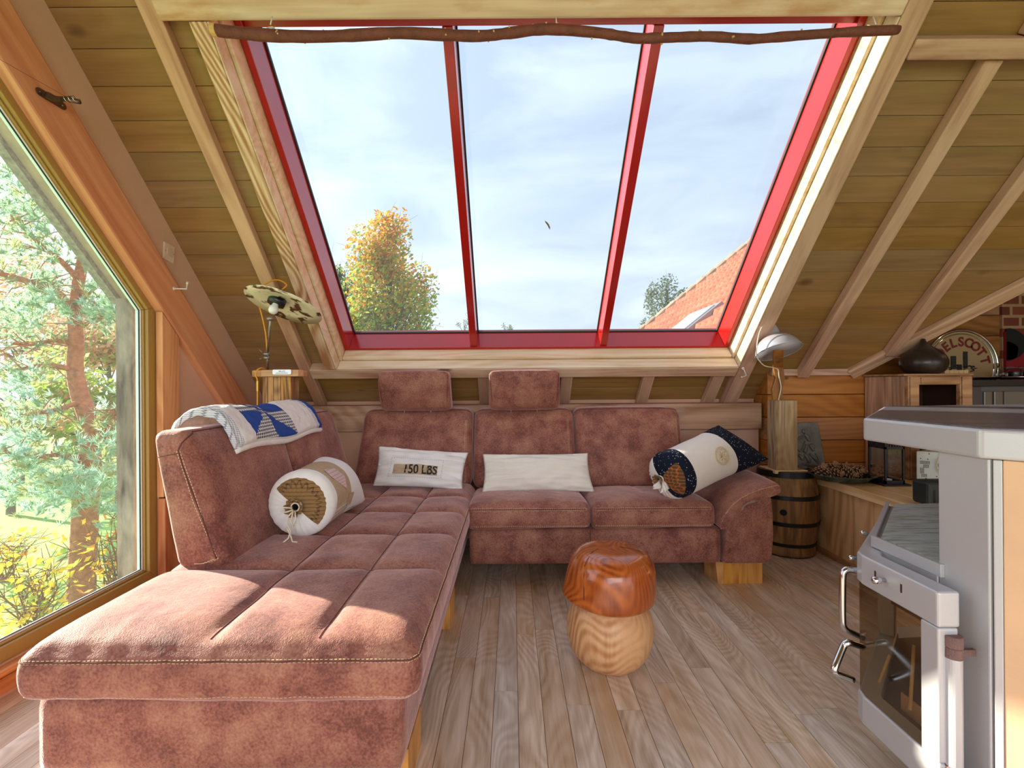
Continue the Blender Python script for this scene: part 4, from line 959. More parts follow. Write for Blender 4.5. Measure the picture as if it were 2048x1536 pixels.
GREENG = plain('green_glaze', C(64,84,72), 0.22, coat=0.6, var=0.25, vs=30)
pt_ = thing('plate', (1.845,2.655,0.447), 'round dark green glazed dish holding the pine cones on the bench', 'plate')
MB().lathe(dense([(0.0,0.004),(0.09,0.003),(0.11,0.0),(0.125,0.004),(0.150,0.020),(0.172,0.036),(0.176,0.040),(0.170,0.040),(0.150,0.028),(0.122,0.012),(0.0,0.010)], 3), (1.845,2.655,0.447), 56).build('dish', GREENG, pt_, smooth=True)
CONE = plain('cone_scale', C(88,60,40), 0.7, var=0.25, vs=80); TIP = plain('cone_tip', C(176,134,94), 0.7)
def cone_mesh(seed):
    mb = MB(); r_ = random.Random(seed); nS = 62
    mb.lathe([(0.0,-0.036),(0.012,-0.028),(0.016,-0.01),(0.013,0.012),(0.006,0.030),(0.0,0.034)], seg=10)
    for i in range(nS):
        t = (i+0.5)/nS; z = -0.032+0.066*t; rad = 0.027*math.sin(min(1, t*1.15+0.18)*math.pi)**0.7 + 0.004; a = i*2.39996
        tilt = -0.25+1.1*t; er = Vector((math.cos(a), math.sin(a), 0)); et = Vector((-math.sin(a), math.cos(a), 0)); d = (er*math.cos(tilt)+Vector((0,0,1))*math.sin(tilt))
        b0 = Vector((0,0,z))+er*0.006; tip = b0 + d*rad; w = 0.0075; up = d.cross(et)*-1
        v = [b0-et*w*0.5, b0+et*w*0.5, tip+et*w*0.8-d*0.004, tip-et*w*0.8-d*0.004]; v2 = [p+up*0.0022 for p in v]
        mb.hexa(v, v2, 0)
        k = [tip-et*w*0.85-d*0.004-up*0.001, tip+et*w*0.85-d*0.004-up*0.001, tip+et*w*0.5+d*0.002, tip-et*w*0.5+d*0.002]
        mb.hexa(k, [p+up*0.0042 for p in k], 1)
    return mb
cm = cone_mesh(1)
cpos = [((1.755,2.66,0.502),(0.25,0.1,0.5),'leftmost pine cone of the pile on the green dish, standing nearly upright'),
        ((1.805,2.615,0.482),(1.2,0.4,1.0),'pine cone lying low at the front left of the pile on the dish'),
        ((1.835,2.690,0.512),(0.2,-0.4,2.0),'tall upright pine cone at the back centre of the dish'),
        ((1.870,2.600,0.486),(1.45,0.9,0.6),'pale pine cone seen base-on at the front centre of the dish'),
        ((1.900,2.700,0.505),(0.5,0.5,0.2),'pine cone at the back right of the pile, behind the pale one'),
        ((1.925,2.625,0.490),(0.9,-0.6,1.5),'pine cone at the front right of the pile on the dish'),
        ((1.965,2.680,0.496),(0.35,0.7,2.6),'rightmost pine cone of the pile, leaning over the rim of the dish')]
cone0 = None
for p, r_, lb in cpos:
    if cone0 is None: cone0 = cm.build('pine_cone', [CONE, TIP]); o = cone0
    else: o = cone0.copy(); COL.objects.link(o)
    o.location = p; o.rotation_euler = r_; o.scale = (1.05,)*3
    tag(o, lb, 'pine cone', 'pine cones on the green dish')

# lantern
ln = thing('lantern', (2.025,2.555,0.447), 'black metal lantern with glass sides and a tealight on the bench', 'lantern')
LB = plain('lantern_black', C(34,30,28), 0.5)
x0, x1, y0, y1, zb = 1.962, 2.090, 2.478, 2.622, 0.447
MB().box((x0-0.008,y0-0.008,zb),(x1+0.008,y1+0.008,zb+0.010)).build('base_plate', LB, ln, bevel=0.002)
X0, X1, Y0, Y1 = x0+0.012, x1-0.012, y0+0.012, y1-0.012
mb = MB()
for a in (X0, X1-0.009):
    for b in (Y0, Y1-0.009): mb.box((a,b,zb+0.010),(a+0.009,b+0.009,0.742))
for z0_, z1_ in ((zb+0.010,zb+0.026),(0.640,0.652),(0.690,0.704),(0.730,0.742)):
    mb.box((X0,Y0,z0_),(X1,Y0+0.007,z1_)).box((X0,Y1-0.007,z0_),(X1,Y1,z1_)).box((X0,Y0,z0_),(X0+0.007,Y1,z1_)).box((X1-0.007,Y0,z0_),(X1,Y1,z1_))
mb.build('frame', LB, ln)
mb = MB()
for i in range(6):
    a = X0+0.010+(X1-X0-0.02)*(i+0.5)/6; b = Y0+0.010+(Y1-Y0-0.02)*(i+0.5)/6
    for q in (Y0+0.002, Y1-0.006): mb.box((a-0.0045,q,0.645),(a+0.0045,q+0.003,0.735))
    for q in (X0+0.002, X1-0.006): mb.box((q,b-0.0045,0.645),(q+0.003,b+0.0045,0.735))
mb.build('pierced_band', LB, ln)
mb = MB(); cx, cy = (x0+x1)/2, (y0+y1)/2
mb.add([(X0-0.008,Y0-0.008,0.742),(X1+0.008,Y0-0.008,0.742),(X1+0.008,Y1+0.008,0.742),(X0-0.008,Y1+0.008,0.742),(cx-0.02,cy-0.02,0.785),(cx+0.02,cy-0.02,0.785),(cx+0.02,cy+0.02,0.785),(cx-0.02,cy+0.02,0.785)], [(3,2,1,0),(4,5,6,7),(0,1,5,4),(1,2,6,5),(2,3,7,6),(3,0,4,7)])
mb.tube([(cx+0.02*math.cos(i*0.5),cy,0.803+0.02*math.sin(i*0.5)) for i in range(13)], 0.002, 6); mb.build('roof', LB, ln)
LG = glass('lantern_glass', (0.93,0.93,0.92,1), 0.05)
for q in (Y0+0.0035, Y1-0.0035): MB().add([(X0,q,zb+0.026),(X1,q,zb+0.026),(X1,q,0.640),(X0,q,0.640)], [(0,1,2,3)]).build('glass_pane', LG, ln)
for q in (X0+0.0035, X1-0.0035): MB().add([(q,Y0,zb+0.026),(q,Y1,zb+0.026),(q,Y1,0.640),(q,Y0,0.640)], [(0,1,2,3)]).build('glass_pane', LG, ln)
MB().box((X0-0.010,cy+0.02,0.53),(X0,cy+0.034,0.545)).build('door_latch', LB, ln)
tl = MB().lathe([(0.0,0.001),(0.019,0.001),(0.0195,0.016),(0.0175,0.016),(0.017,0.012),(0.0,0.012)], (cx,cy-0.01,zb+0.0105), 24).build('tealight', plain('tealight_white', C(236,234,230), 0.4), loc=(cx,cy-0.01,zb+0.011))
tag(tl, 'small white tealight candle inside the black lantern', 'candle')

# relief tile leaning on the boards
CAST = plain('cast_iron_relief', C(124,120,110), 0.45, metal=0.35, bump=0.25, bs=120, var=0.25, vs=20)
rt = thing('relief_plaque', (1.84,2.93,0.447), 'dark cast plaque with kneeling figures in relief leaning on the board wall', 'plaque')
pc = [at(1545,938,2.915), at(1650,932,2.915), at(1648,846,2.965), at(1545,850,2.965)]
U = (pc[1]-pc[0]); Wd = U.length; U.normalize(); Vv = (pc[3]-pc[0]); Hh = Vv.length; Vv = (Vv-U*Vv.dot(U)).normalized(); Nn = U.cross(Vv)
def tp(u, v, h=0): return pc[0]+U*(u*Wd)+Vv*(v*Hh)+Nn*h
rc = 0.07; pts = []
for (cx_, cy_, a0_) in ((1-rc,1-rc,0),(rc,1-rc,90),(rc,rc,180),(1-rc,rc,270)):
    for k in range(5): a = R(a0_+22.5*k); pts.append((cx_+rc*math.cos(a), cy_+rc*math.sin(a)))
mb = MB(); n = len(pts); mb.add([tp(u,v,0.008) for u,v in pts]+[tp(u,v,-0.006) for u,v in pts], [tuple(range(n)), tuple(range(n,2*n))[::-1]]+[(i,n+i,n+(i+1)%n,(i+1)%n) for i in range(n)])
mb.build('plaque_plate', CAST, rt, bevel=0.003)
def ppx(x, y): return ((x-250)/10.24/1.0, y)
def tpx(X_, Y_, h): # crop pixel (1560..1760 x 840..980, scale 10.24)
    px, py = 1560+X_/10.24, 840+Y_/10.24; d = (at(px,py,1)-Vector((0,0,1))).normalized(); o_ = Vector((0,0,1)); t = (tp(0,0,0.008)-o_).dot(Nn)/d.dot(Nn); return o_+d*t+Nn*h
fig = [([(470,190),(475,235),(465,270)],[0.011,0.014,0.008]),([(490,290),(540,330),(580,400),(590,440)],[0.012,0.018,0.014,0.009]),([(500,310),(430,350),(330,385),(285,390)],[0.008,0.009,0.007,0.006]),
 ([(290,400),(280,470),(290,540)],[0.006,0.010,0.010]),([(310,520),(350,590),(430,640),(480,560),(510,430)],[0.008,0.009,0.007,0.007,0.005]),([(540,500),(520,600),(500,670)],[0.012,0.016,0.010]),([(600,500),(650,580),(690,640)],[0.014,0.012,0.007]),
 ([(640,500),(670,540),(680,580)],[0.012,0.014,0.010]),([(500,700),(560,780),(600,880)],[0.012,0.014,0.008]),([(600,700),(680,760),(760,850),(790,890)],[0.010,0.014,0.010,0.007]),([(720,690),(780,760),(800,860)],[0.008,0.009,0.006]),
 ([(380,720),(440,760),(460,830)],[0.014,0.018,0.010]),([(300,640),(290,740),(330,800)],[0.010,0.014,0.010]),([(480,900),(620,920),(780,925)],[0.006,0.007,0.006])]
mb = MB()
for P_, r_ in fig: mb.tube(smooth_path([tpx(a,b,0.003) for a,b in P_], 3), [r_[min(len(r_)-1, int(i/3))]*0.72 for i in range(3*(len(P_)-1)+1)], 8)
mb.build('relief_figures', CAST, rt, smooth=True)
# small grey stone beside the block on the keg
st = MB().lathe(dense([(0.0,0.0),(0.02,0.0),(0.024,0.006),(0.016,0.012),(0.0,0.014)], 2), (1.728,2.80,0.487), 20, f=lambda p,w: Vector((p.x*1.0,p.y*1.3,p.z))).build('pebble', plain('slate_pebble', C(120,120,124), 0.4), loc=(1.728,2.80,0.487), smooth=True)
tag(st, 'flat grey pebble on the rim of the keg beside the timber block', 'stone')

# white enamel appliance
rd_ = thing('radio_back', (2.20,2.53,0.447), 'white metal apparatus with pierced back panel on the bench under the stove top', 'appliance')
a = atx(1841,972,2.19)
WEN = plain('chipped_enamel', C(226,234,228), 0.4, var=0.03)
bx = [(2.185,2.545),(2.30,2.475),(2.46,2.52),(2.36,2.63)]
MB().prism(bx, 0.452, 0.622).build('case', WEN, rd_, bevel=0.006)
du = (Vector((2.30,2.475,0))-Vector((2.185,2.545,0))); nu_ = Vector((-du.y, du.x, 0)).normalized()*-1
DK = plain('vent_dark', C(96,88,76), 0.8)
def rp(u, z): p = Vector((2.185,2.545,0))+du*u; n__ = Vector((du.y,-du.x,0)).normalized(); return Vector((p.x,p.y,z))+n__*0.0015
rr = random.Random(5)
for (u0,u1,z0_,z1_) in ((0.12,0.45,0.555,0.575),(0.22,0.40,0.535,0.553),(0.12,0.26,0.505,0.535),(0.16,0.34,0.485,0.503),(0.62,0.95,0.545,0.568),(0.72,0.98,0.52,0.53),(0.10,0.35,0.462,0.468),(0.6,0.9,0.462,0.475)):
    nu2 = int((u1-u0)/0.045); mb = MB()
    for i in range(nu2):
        for j in range(max(1, int((z1_-z0_)/0.006))):
            a_ = u0+i*0.045; b_2 = z0_+j*0.006; mb.add([rp(a_,b_2), rp(a_+0.03,b_2), rp(a_+0.03,b_2+0.004), rp(a_,b_2+0.004)], [(0,1,2,3)])
    mb.build('vent_grille', DK, rd_)
for u,z in ((0.4,0.61),(0.14,0.583),(0.36,0.581),(0.85,0.575),(0.3,0.478),(0.62,0.492)): MB().lathe([(0.0,0.0),(0.0028,0.0)], seg=8, M=Matrix.Translation(rp(u,z)) @ Vector((du.y,-du.x,0)).to_track_quat('Z','Y').to_matrix().to_4x4()).build('screw', MATS.get('screw_dark') or plain('screw_dark', C(60,54,50), 0.5), rd_)
n__ = Vector((du.y,-du.x,0)).normalized()
MB().tube(smooth_path([rp(0.95,0.598)+n__*0.004, rp(0.78,0.600)+n__*0.006, rp(0.64,0.58)+n__*0.008, rp(0.62,0.54)+n__*0.01, rp(0.78,0.505)+n__*0.012, rp(1.0,0.468)+n__*0.02]), 0.003, 6).build('cable', CORDW, rd_, smooth=True)
bb = thing('dark_box', (2.10,2.30,0.447), 'dark green-black box with a slot standing on the bench against the stove column', 'box')
p0 = atz(1857,1012,0.447)
MB().box((p0.x,p0.y,0.447),(p0.x+0.20,p0.y+0.09,0.447+0.105)).build('case', plain('dark_green_plastic', C(36,44,46), 0.5), bb, bevel=0.012)
MB().box((p0.x+0.022,p0.y-0.001,0.447),(p0.x+0.030,p0.y+0.002,0.447+0.070)).build('slot', IRON, bb)

# ============================================================ plank cabinet with its frame
cb = thing('plank_cabinet', (2.4,2.85,0.447), 'cabinet of rough whitewashed planks with an open framed front standing on the bench', 'cabinet')
CABW = wood('cabinet_planks', C(206,166,136), C(146,100,72), 2, across=20, along=1.0, island=True, var=0.08, patch=C(180,128,92), bump=0.3)
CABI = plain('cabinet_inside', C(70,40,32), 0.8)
zc0, zc1 = 0.447, 1.030
mb = MB()
for a, b in ((2.672,2.76),(2.762,2.85),(2.852,2.97)): mb.box((2.228,a,zc0),(2.248,b,zc1-0.002))
mb.build('side_panel', CABW, cb, bevel=0.002)
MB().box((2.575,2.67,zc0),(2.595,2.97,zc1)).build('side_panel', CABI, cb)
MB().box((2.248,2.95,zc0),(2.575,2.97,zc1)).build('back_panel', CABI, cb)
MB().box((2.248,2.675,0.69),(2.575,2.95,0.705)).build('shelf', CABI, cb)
CABF = wood('cabinet_frame_wood', C(196,150,108), C(134,90,58), 0, across=22, along=1.0, bump=0.5, patch=C(170,128,90))
MB().box((2.215,2.655,zc1),(2.61,2.97,zc1+0.012)).build('top_board', CABF, cb, bevel=0.003)
def fr(xa, xb, za, zb_): return MB().box((xa,2.645,za),(xb,2.672,zb_)).box((xa+0.006,2.636,za+0.006),(xb-0.006,2.645,zb_-0.006))
fr(2.230,2.292,zc0,zc1).build('frame_stile', CABF, cb, bevel=0.005); fr(2.522,2.590,zc0,zc1).build('frame_stile', CABF, cb, bevel=0.005)
fr(2.292,2.522,zc1-0.05,zc1-0.002).build('frame_rail', CABF, cb, bevel=0.005); fr(2.292,2.522,zc0,zc0+0.055).build('frame_rail', CABF, cb, bevel=0.005)
MB().box((2.292,2.65,0.50),(2.522,2.665,0.545)).build('frame_rail', CABF, cb, bevel=0.003)
# contents
jr = thing('mustard_jar', (2.34,2.72,0.705), 'small red jar with a yellow lid inside the plank cabinet', 'jar')
pj = at(1821,810,2.72)
MB().lathe([(0.0,0.705),(0.024,0.705),(0.026,0.72),(0.026,0.865),(0.022,0.872),(0.0,0.872)], (pj.x,pj.y,0), 24).build('jar_body', plain('jar_red', C(190,44,44), 0.3), jr, smooth=False)
MB().lathe([(0.0,0.872),(0.026,0.872),(0.026,0.893),(0.0,0.893)], (pj.x,pj.y,0), 24).build('jar_lid', plain('jar_yellow', C(226,206,30), 0.35), jr)
gb = thing('hand_brush', (2.31,2.70,0.50), 'bright green handle leaning inside the lower part of the plank cabinet', 'brush')
MB().tube([at(1818,945,2.70), at(1833,905,2.76), at(1836,890,2.80)], 0.0095, 10).build('handle', plain('green_plastic', C(74,160,30), 0.25), gb, smooth=True)
MB().tube([at(1818,945,2.70), at(1816,950,2.695)], 0.008, 10).build('handle_end', plain('pale_plastic', C(210,222,214), 0.2), gb, smooth=True)

# onion shaped vase on the cabinet
BRZ = plain('dark_bronze', C(46,36,30), 0.38, metal=0.2, coat=0.2)
vp_ = at(1847,753,2.73); vz = zc1+0.012
vprof = dense([(0.0,0.0),(0.060,0.0),(0.090,0.012),(0.108,0.040),(0.112,0.070),(0.100,0.105),(0.072,0.136),(0.044,0.156),(0.022,0.176),(0.012,0.194),(0.009,0.203),(0.0,0.206)], 3)
vz0 = MB().lathe(vprof, (vp_.x,2.73,vz), 80, f=lambda p,w: Vector((p.x,p.y,p.z))*1.0 if abs(math.sin(w*5)) > 0.06 else Vector((p.x*0.975,p.y*0.975,p.z)))
vo = vz0.build('onion_vase', BRZ, loc=(vp_.x,2.73,vz), smooth=True); tag(vo, 'dark bronze onion-shaped vase with a pointed top on the plank cabinet', 'vase')

# ============================================================ kitchen corner in the dim back
kc = thing('kitchen_counter', (3.2,3.4,0), 'dark cooker counter in the dim kitchen corner beyond the plank cabinet', 'counter')
KD = plain('counter_dark', C(52,46,44), 0.35); KG = plain('stainless', C(150,146,140), 0.3, metal=0.7)
MB().box((2.62,3.02,0),(3.02,3.75,0.965)).build('cooker_body', plain('cooker_grey', C(84,78,74), 0.4), kc, bevel=0.01)
MB().box((2.60,3.0,0.965),(4.6,3.78,1.005)).build('worktop', KD, kc, bevel=0.004)
MB().box((3.03,3.05,0),(4.6,3.75,0.965)).build('cabinet_body', plain('kitchen_grey', C(104,98,92), 0.4), kc, bevel=0.004)
for a, b in ((3.05,3.10),(3.115,3.17),(3.18,3.6)): MB().box((a,3.035,0.3),(b,3.05,0.93)).build('door_panel', KG if b < 3.2 else plain('taupe_panel', C(122,112,100), 0.4), kc, bevel=0.003)
pn = MB().lathe(dense([(0.0,0.0),(0.075,0.0),(0.078,0.025),(0.07,0.032),(0.0,0.04)],2), (2.98,3.06,0.852), 32)
sg = thing('round_sign', (3.30,3.45,1.006), 'round glass sign with a chrome rim lettered EDELSCOTT in dark red', 'sign')
scn = at(1922,733,3.40); SR = 0.262
Ms = Matrix.Translation(scn) @ Matrix.Rotation(R(90),4,'X')
CHR = MATS['chrome']
MB().tube([scn+Vector((SR*math.cos(i*6.283/64),0,SR*math.sin(i*6.283/64))) for i in range(65)], 0.012, 10).build('chrome_rim', CHR, sg, smooth=True)
MB().tube([scn+Vector(((SR-0.026)*math.cos(i*6.283/64),0,(SR-0.026)*math.sin(i*6.283/64))) for i in range(65)], 0.005, 8).build('inner_rim', CHR, sg, smooth=True)
MB().lathe([(0.0,0.0),(SR-0.004,0.0),(SR-0.004,-0.006),(0.0,-0.006)], seg=64, M=Ms).build('sign_face', plain('sign_tan', C(160,136,100), 0.25, coat=0.5), sg)
MAR = plain('maroon_lettering', C(110,24,26), 0.5)
word = 'EDELSCOTT'; angs = [168,147,127,108,90,72,54,35,14]
mb = MB()
for chh, an in zip(word, angs):
    vs, fs = text_mesh(chh, 0.092, bold=0.035); w_ = (max(v.x for v in vs)+min(v.x for v in vs))/2; a_ = R(an); rot = a_-math.pi/2
    P_ = []
    for v in vs:
        x_, y_ = (v.x-w_)*0.95, v.y+SR-0.048-0.066
        P_.append(scn+Vector((x_*math.cos(rot)-y_*math.sin(rot), -0.003, x_*math.sin(rot)+y_*math.cos(rot))))
    mb.add(P_, fs)
mb.build('lettering', MAR, sg)
mb = MB(); rr = random.Random(8)
for (px, py, w_, h_) in ((1907,725,10,26),(1931,720,8,34),(1919,735,9,12)): 
    c_ = at(px,py,3.395); mb.box((c_.x-w_/2*0.0036,c_.y-0.002,c_.z-h_/2*0.0036),(c_.x+w_/2*0.0036,c_.y+0.0,c_.z+h_/2*0.0036))
for i in range(26):
    c_ = at(1898+rr.random()*52, 732+rr.random()*12, 3.393); a_ = rr.random()*3; mb.tube([c_, c_+Vector((0.03*math.cos(a_),0,0.012*math.sin(a_)))], 0.003, 5)
mb.build('skyline_drawing', plain('sign_black', C(30,24,22), 0.6), sg)
cr = thing('wooden_box', (3.1,3.25,1.006), 'small pale wooden crate in front of the round sign', 'box')
mb = MB(); c_ = at(1910,750,3.25)
for i in range(5): mb.box((c_.x-0.08+i*0.033,3.24,1.006),(c_.x-0.08+i*0.033+0.031,3.25,1.075))
mb.box((c_.x-0.08,3.251,1.006),(c_.x+0.083,3.35,1.070)); mb.build('slats', PALE, cr)
# wall picture
WA = MB().box((4.055,3.855,1.0),(4.9,3.875,1.40)).build('wall_picture', plain('dark_red_canvas', C(150,30,40), 0.6), loc=(4.4,3.86,1.2))
tag(WA, 'dark red picture with black blotches on the brick wall at the right edge', 'picture')
mb = MB()
for cxp, cyp, rx, rz in ((4.08,1.30,0.13,0.13),(4.06,1.24,0.09,0.08),(4.06,1.03,0.06,0.03)):
    mb.add([(max(4.056,cxp+rx*math.cos(a*0.3)*(1+0.1*math.sin(a*1.1))),3.853,cyp+rz*math.sin(a*0.3)) for a in range(21)], [tuple(range(21))])
mb.build('black_blotch', plain('blotch_black', C(22,26,22), 0.7), WA)
KGL = glass('jar_glass', (0.8,0.8,0.78,1), 0.08)
tr = thing('serving_tray', (3.35,3.12,1.006), 'ornate silver tray with jars on the kitchen worktop', 'tray')
MB().lathe([(0.0,0.004),(0.17,0.004),(0.20,0.016),(0.205,0.018),(0.2,0.022),(0.16,0.010),(0.0,0.008)], (3.42,3.20,1.005), 48, f=lambda p,w: Vector((p.x*(1+0.02*math.sin(16*w)),p.y*(1+0.02*math.sin(16*w)),p.z))).build('tray_dish', CHR, tr, smooth=True)
for i, (dx, r_, h_, dark_, lb) in enumerate(((-0.105,0.030,0.058,0,'low clear glass jar at the left of the silver tray'),(-0.02,0.038,0.062,1,'glass jar half filled with dark contents on the silver tray'),(0.075,0.036,0.060,1,'second dark-filled glass jar at the right of the silver tray'))):
    g = thing('glass_jar', (3.42+dx,3.18,1.016), lb, 'jar', 'jars on the silver tray')
    MB().lathe([(r_*0.9,0.0),(r_,0.006),(r_,h_),(r_*0.9,h_+0.004)], (3.42+dx,3.18,1.016), 24).build('jar_glass', KGL, g, smooth=True)
    if dark_: MB().lathe([(0.0,0.002),(r_*0.9,0.002),(r_*0.9,h_*0.7),(0.0,h_*0.7)], (3.42+dx,3.18,1.016), 20).build('contents', KD, g)
    MB().lathe([(0.0,h_+0.004),(r_*0.95,h_+0.004),(r_*0.9,h_+0.014),(0.0,h_+0.016)], (3.42+dx,3.18,1.016), 20).build('jar_lid', KGL, g, smooth=True)
kl = bpy.data.lights.new('kitchen_lamp', 'POINT'); kl.energy = 2.5; kl.color = (1.0,0.66,0.36); kl.shadow_soft_size = 0.03
ko = bpy.data.objects.new('kitchen_lamp', kl); COL.objects.link(ko); ko.location = (3.6,2.4,1.75)

# ============================================================ the wood stove
sv = thing('wood_stove', (1.4,1.2,0), 'silver-grey steel wood stove with a glass corner door and beige stone sides', 'stove')
MET = plain('stove_paint', C(196,194,196), 0.36, metal=0.25, spec=0.5, bump=0.04, bs=300, var=0.03, vs=4)
SOOT = plain('soot_steel', C(96,80,62), 0.6, metal=0.3, var=0.3, vs=14)
BODY = [(1.024,1.025),(1.024,1.117),(1.008,1.1175),(1.008,1.31),(1.345,1.675),(1.72,1.69),(1.72,0.66),(1.36,0.66)]
MB().prism([(1.03,1.06),(1.03,1.30),(1.33,1.63),(1.70,1.64),(1.70,0.70),(1.38,0.70)], 0.0, 0.09).build('plinth', MET, sv, bevel=0.004)
MB().prism(BODY, 0.09, 0.125).build('base_panel', MET, sv, bevel=0.003)
MB().prism(BODY, 0.480, 0.556).build('shelf_panel', MET, sv, bevel=0.003)
m_, t_, b_ = base('slate'); L = t_.links.new; c_ = N(t_,'ShaderNodeTexCoord'); mp_ = N(t_,'ShaderNodeMapping'); mp_.inputs['Rotation'].default_value = (0,0,R(8)); mp_.inputs['Scale'].default_value = (7,60,7)
n1 = N(t_,'ShaderNodeTexNoise'); n1.inputs['Scale'].default_value = 1; n1.inputs['Detail'].default_value = 8; n1.inputs['Roughness'].default_value = 0.7
L(c_.outputs['Object'], mp_.inputs[0]); L(mp_.outputs[0], n1.inputs[0]); rp_ = N(t_,'ShaderNodeValToRGB'); L(n1.outputs[0], rp_.inputs[0]); e_ = rp_.color_ramp.elements
e_[0].position = 0.34; e_[0].color = C(104,116,116); e_[1].position = 0.66; e_[1].color = C(206,212,208); q = e_.new(0.44); q.color = C(164,168,150); q = e_.new(0.50); q.color = C(190,196,190)
L(rp_.outputs[0], b_.inputs['Base Color']); b_.inputs['Roughness'].default_value = 0.35; bu = N(t_,'ShaderNodeBump'); bu.inputs['Strength'].default_value = 0.3; L(n1.outputs[0], bu.inputs['Height']); bu.inputs['Distance'].default_value = 0.003; L(bu.outputs[0], b_.inputs['Normal'])
SLATE = m_
MB().prism([(1.022,1.12),(1.022,1.305),(1.348,1.660),(1.60,1.672),(1.35,1.28)], 0.557, 0.567).build('slate_slab', SLATE, sv, bevel=0.001)
MB().prism([(1.0,1.10),(1.0,1.314),(1.336,1.684),(1.344,1.674),(1.010,1.308),(1.010,1.10)], 0.540, 0.570).build('shelf_edge', MET, sv, bevel=0.001)
# column and rear body
MB().prism([(1.024,1.010),(1.024,1.118),(1.30,1.30),(1.50,1.45),(1.71,1.45),(1.71,0.68),(1.37,0.68)], 0.557, 0.833).build('column', MET, sv, bevel=0.004)
MB().prism([(1.024,1.010),(1.024,1.078),(1.46,1.16),(1.62,1.66),(1.71,1.68),(1.71,0.68),(1.37,0.68)], 0.125, 0.480).build('rear_body', MET, sv)
MB().prism([(1.010,0.997),(1.010,1.116),(1.023,1.116),(1.023,0.997)], 0.05, 0.833).build('column_face', MET, sv, bevel=0.003)
SX = Vector((q7,-q7,0)); P0 = Vector((1.011,0.9955,0)); On = Vector((-q7,-q7,0))
def strip(a, b, z0_, z1_, o0_, o1_): 
    A_, B_ = P0+SX*a, P0+SX*b; return MB().prism([tuple((A_+On*o0_)[:2]), tuple((B_+On*o0_)[:2]), tuple((B_+On*o1_)[:2]), tuple((A_+On*o1_)[:2])], z0_, z1_)
strip(0.0045,0.0185,0.02,0.833,-0.004,0.002).build('corner_strip', MET, sv, bevel=0.002)
strip(0.001,0.0045,0.02,0.833,-0.012,-0.006).build('shadow_gap', SOOT, sv)
STONE = plain('beige_soapstone', C(222,180,140), 0.7, var=0.05, vs=10, bump=0.06, bs=120)
strip(0.019,0.48,0.02,0.833,-0.010,0.000).build('stone_panel', STONE, sv, bevel=0.002)
# top plate
TP = [(0.998,1.004),(0.997,1.335),(1.520,1.925),(2.15,2.00),(2.15,1.60),(1.95,0.64),(1.360,0.640)]
MB().prism(TP, 0.8335, 0.897).build('top_plate', MET, sv, bevel=0.007, bseg=3)
TOPM = wood('scratched_steel_top', C(112,112,122), C(66,66,76), 0, across=30, along=2.0, rough=0.3, rings=0.2, spec=0.7, bump=0.1)
MB().prism([(1.008,1.010),(1.007,1.330),(1.527,1.913),(2.14,1.985),(2.14,1.60),(1.94,0.652),(1.366,0.652)], 0.8965, 0.8995).build('top_surface', TOPM, sv, bevel=0.001)
# door
def off(poly, d):
    r_ = []; P = [Vector(p) for p in poly]
    for i, p in enumerate(P):
        ns = []
        if i > 0: t = (p-P[i-1]).normalized(); ns.append(Vector((t.y,-t.x)))
        if i < len(P)-1: t = (P[i+1]-p).normalized(); ns.append(Vector((t.y,-t.x)))
        n_ = sum(ns, Vector((0,0))); n_ = n_/n_.length_squared*len(ns) if len(ns) > 1 else n_
        if len(ns) > 1: n_ = (ns[0]+ns[1]); n_ = n_*(2/n_.length_squared)*1.0
        r_.append(tuple(p+n_*d))
    return r_
DP = [(0.930,1.030),(0.930,1.255),(0.940,1.285),(1.250,1.605)]
def band(pl_, z0_, z1_, th, name, mat=None, bv=0.006):
    inn = off(pl_, th); return MB().prism(list(pl_)+inn[::-1], z0_, z1_).build(name, mat or MET, sv, bevel=bv, bseg=3)
band(DP, 0.458, 0.537, 0.050, 'door_top_rail'); band(DP, 0.084, 0.160, 0.050, 'door_bottom_rail')
band([(0.930,1.030),(0.930,1.076)], 0.1605, 0.4575, 0.045, 'door_stile', bv=0.004)
band([(1.215,1.569),(1.250,1.605)], 0.1605, 0.4575, 0.045, 'door_stile', bv=0.004)
PG = glass('stove_glass', (0.62,0.52,0.37,1), 0.012, 0.1, haze=0.02)
gpl = off([(0.930,1.077),(0.930,1.250),(0.938,1.285),(1.214,1.570)], 0.006)
mb = MB()
for p in gpl: mb.v += [Vector((p[0],p[1],0.1605)), Vector((p[0],p[1],0.4575))]
for i in range(len(gpl)-1): mb.f.append([2*i,2*i+2,2*i+3,2*i+1]); mb.m.append(0)
mb.build('door_glass', PG, sv)
MB().prism([(1.016,1.09),(1.40,1.17),(1.56,1.60),(1.54,1.61),(1.39,1.19),(1.016,1.105)], 0.127, 0.478).build('firebox_lining', SOOT, sv)
MB().prism([(0.99,1.09),(0.99,1.28),(1.26,1.58),(1.5,1.6),(1.38,1.19)], 0.1255, 0.135).build('firebox_floor', SOOT, sv)
band([(1.02,1.12),(1.02,1.27),(1.28,1.56)], 0.40, 0.478, 0.006, 'baffle', SOOT, 0)
for (z, Yv, xv) in ((0.503,1.2076,0.9290),(0.503,1.127,0.9290)):
    MB().box((xv,Yv-0.003,z-0.011),(xv+0.004,Yv+0.0035,z+0.011)).build('vent_slot', plain('slot_rust', C(70,36,30), 0.8) if 'slot_rust' not in MATS else MATS['slot_rust'], sv, bevel=0.0025)
kn_ = Vector((0.930,1.175,0.503)); MB().tube([kn_, kn_+Vector((-0.012,0,0)), kn_+Vector((-0.014,0,0)), kn_+Vector((-0.030,0,0)), kn_+Vector((-0.033,0,0))], [0.005,0.005,0.0085,0.0085,0.004], 14).build('air_knob', CHR, sv, smooth=True)
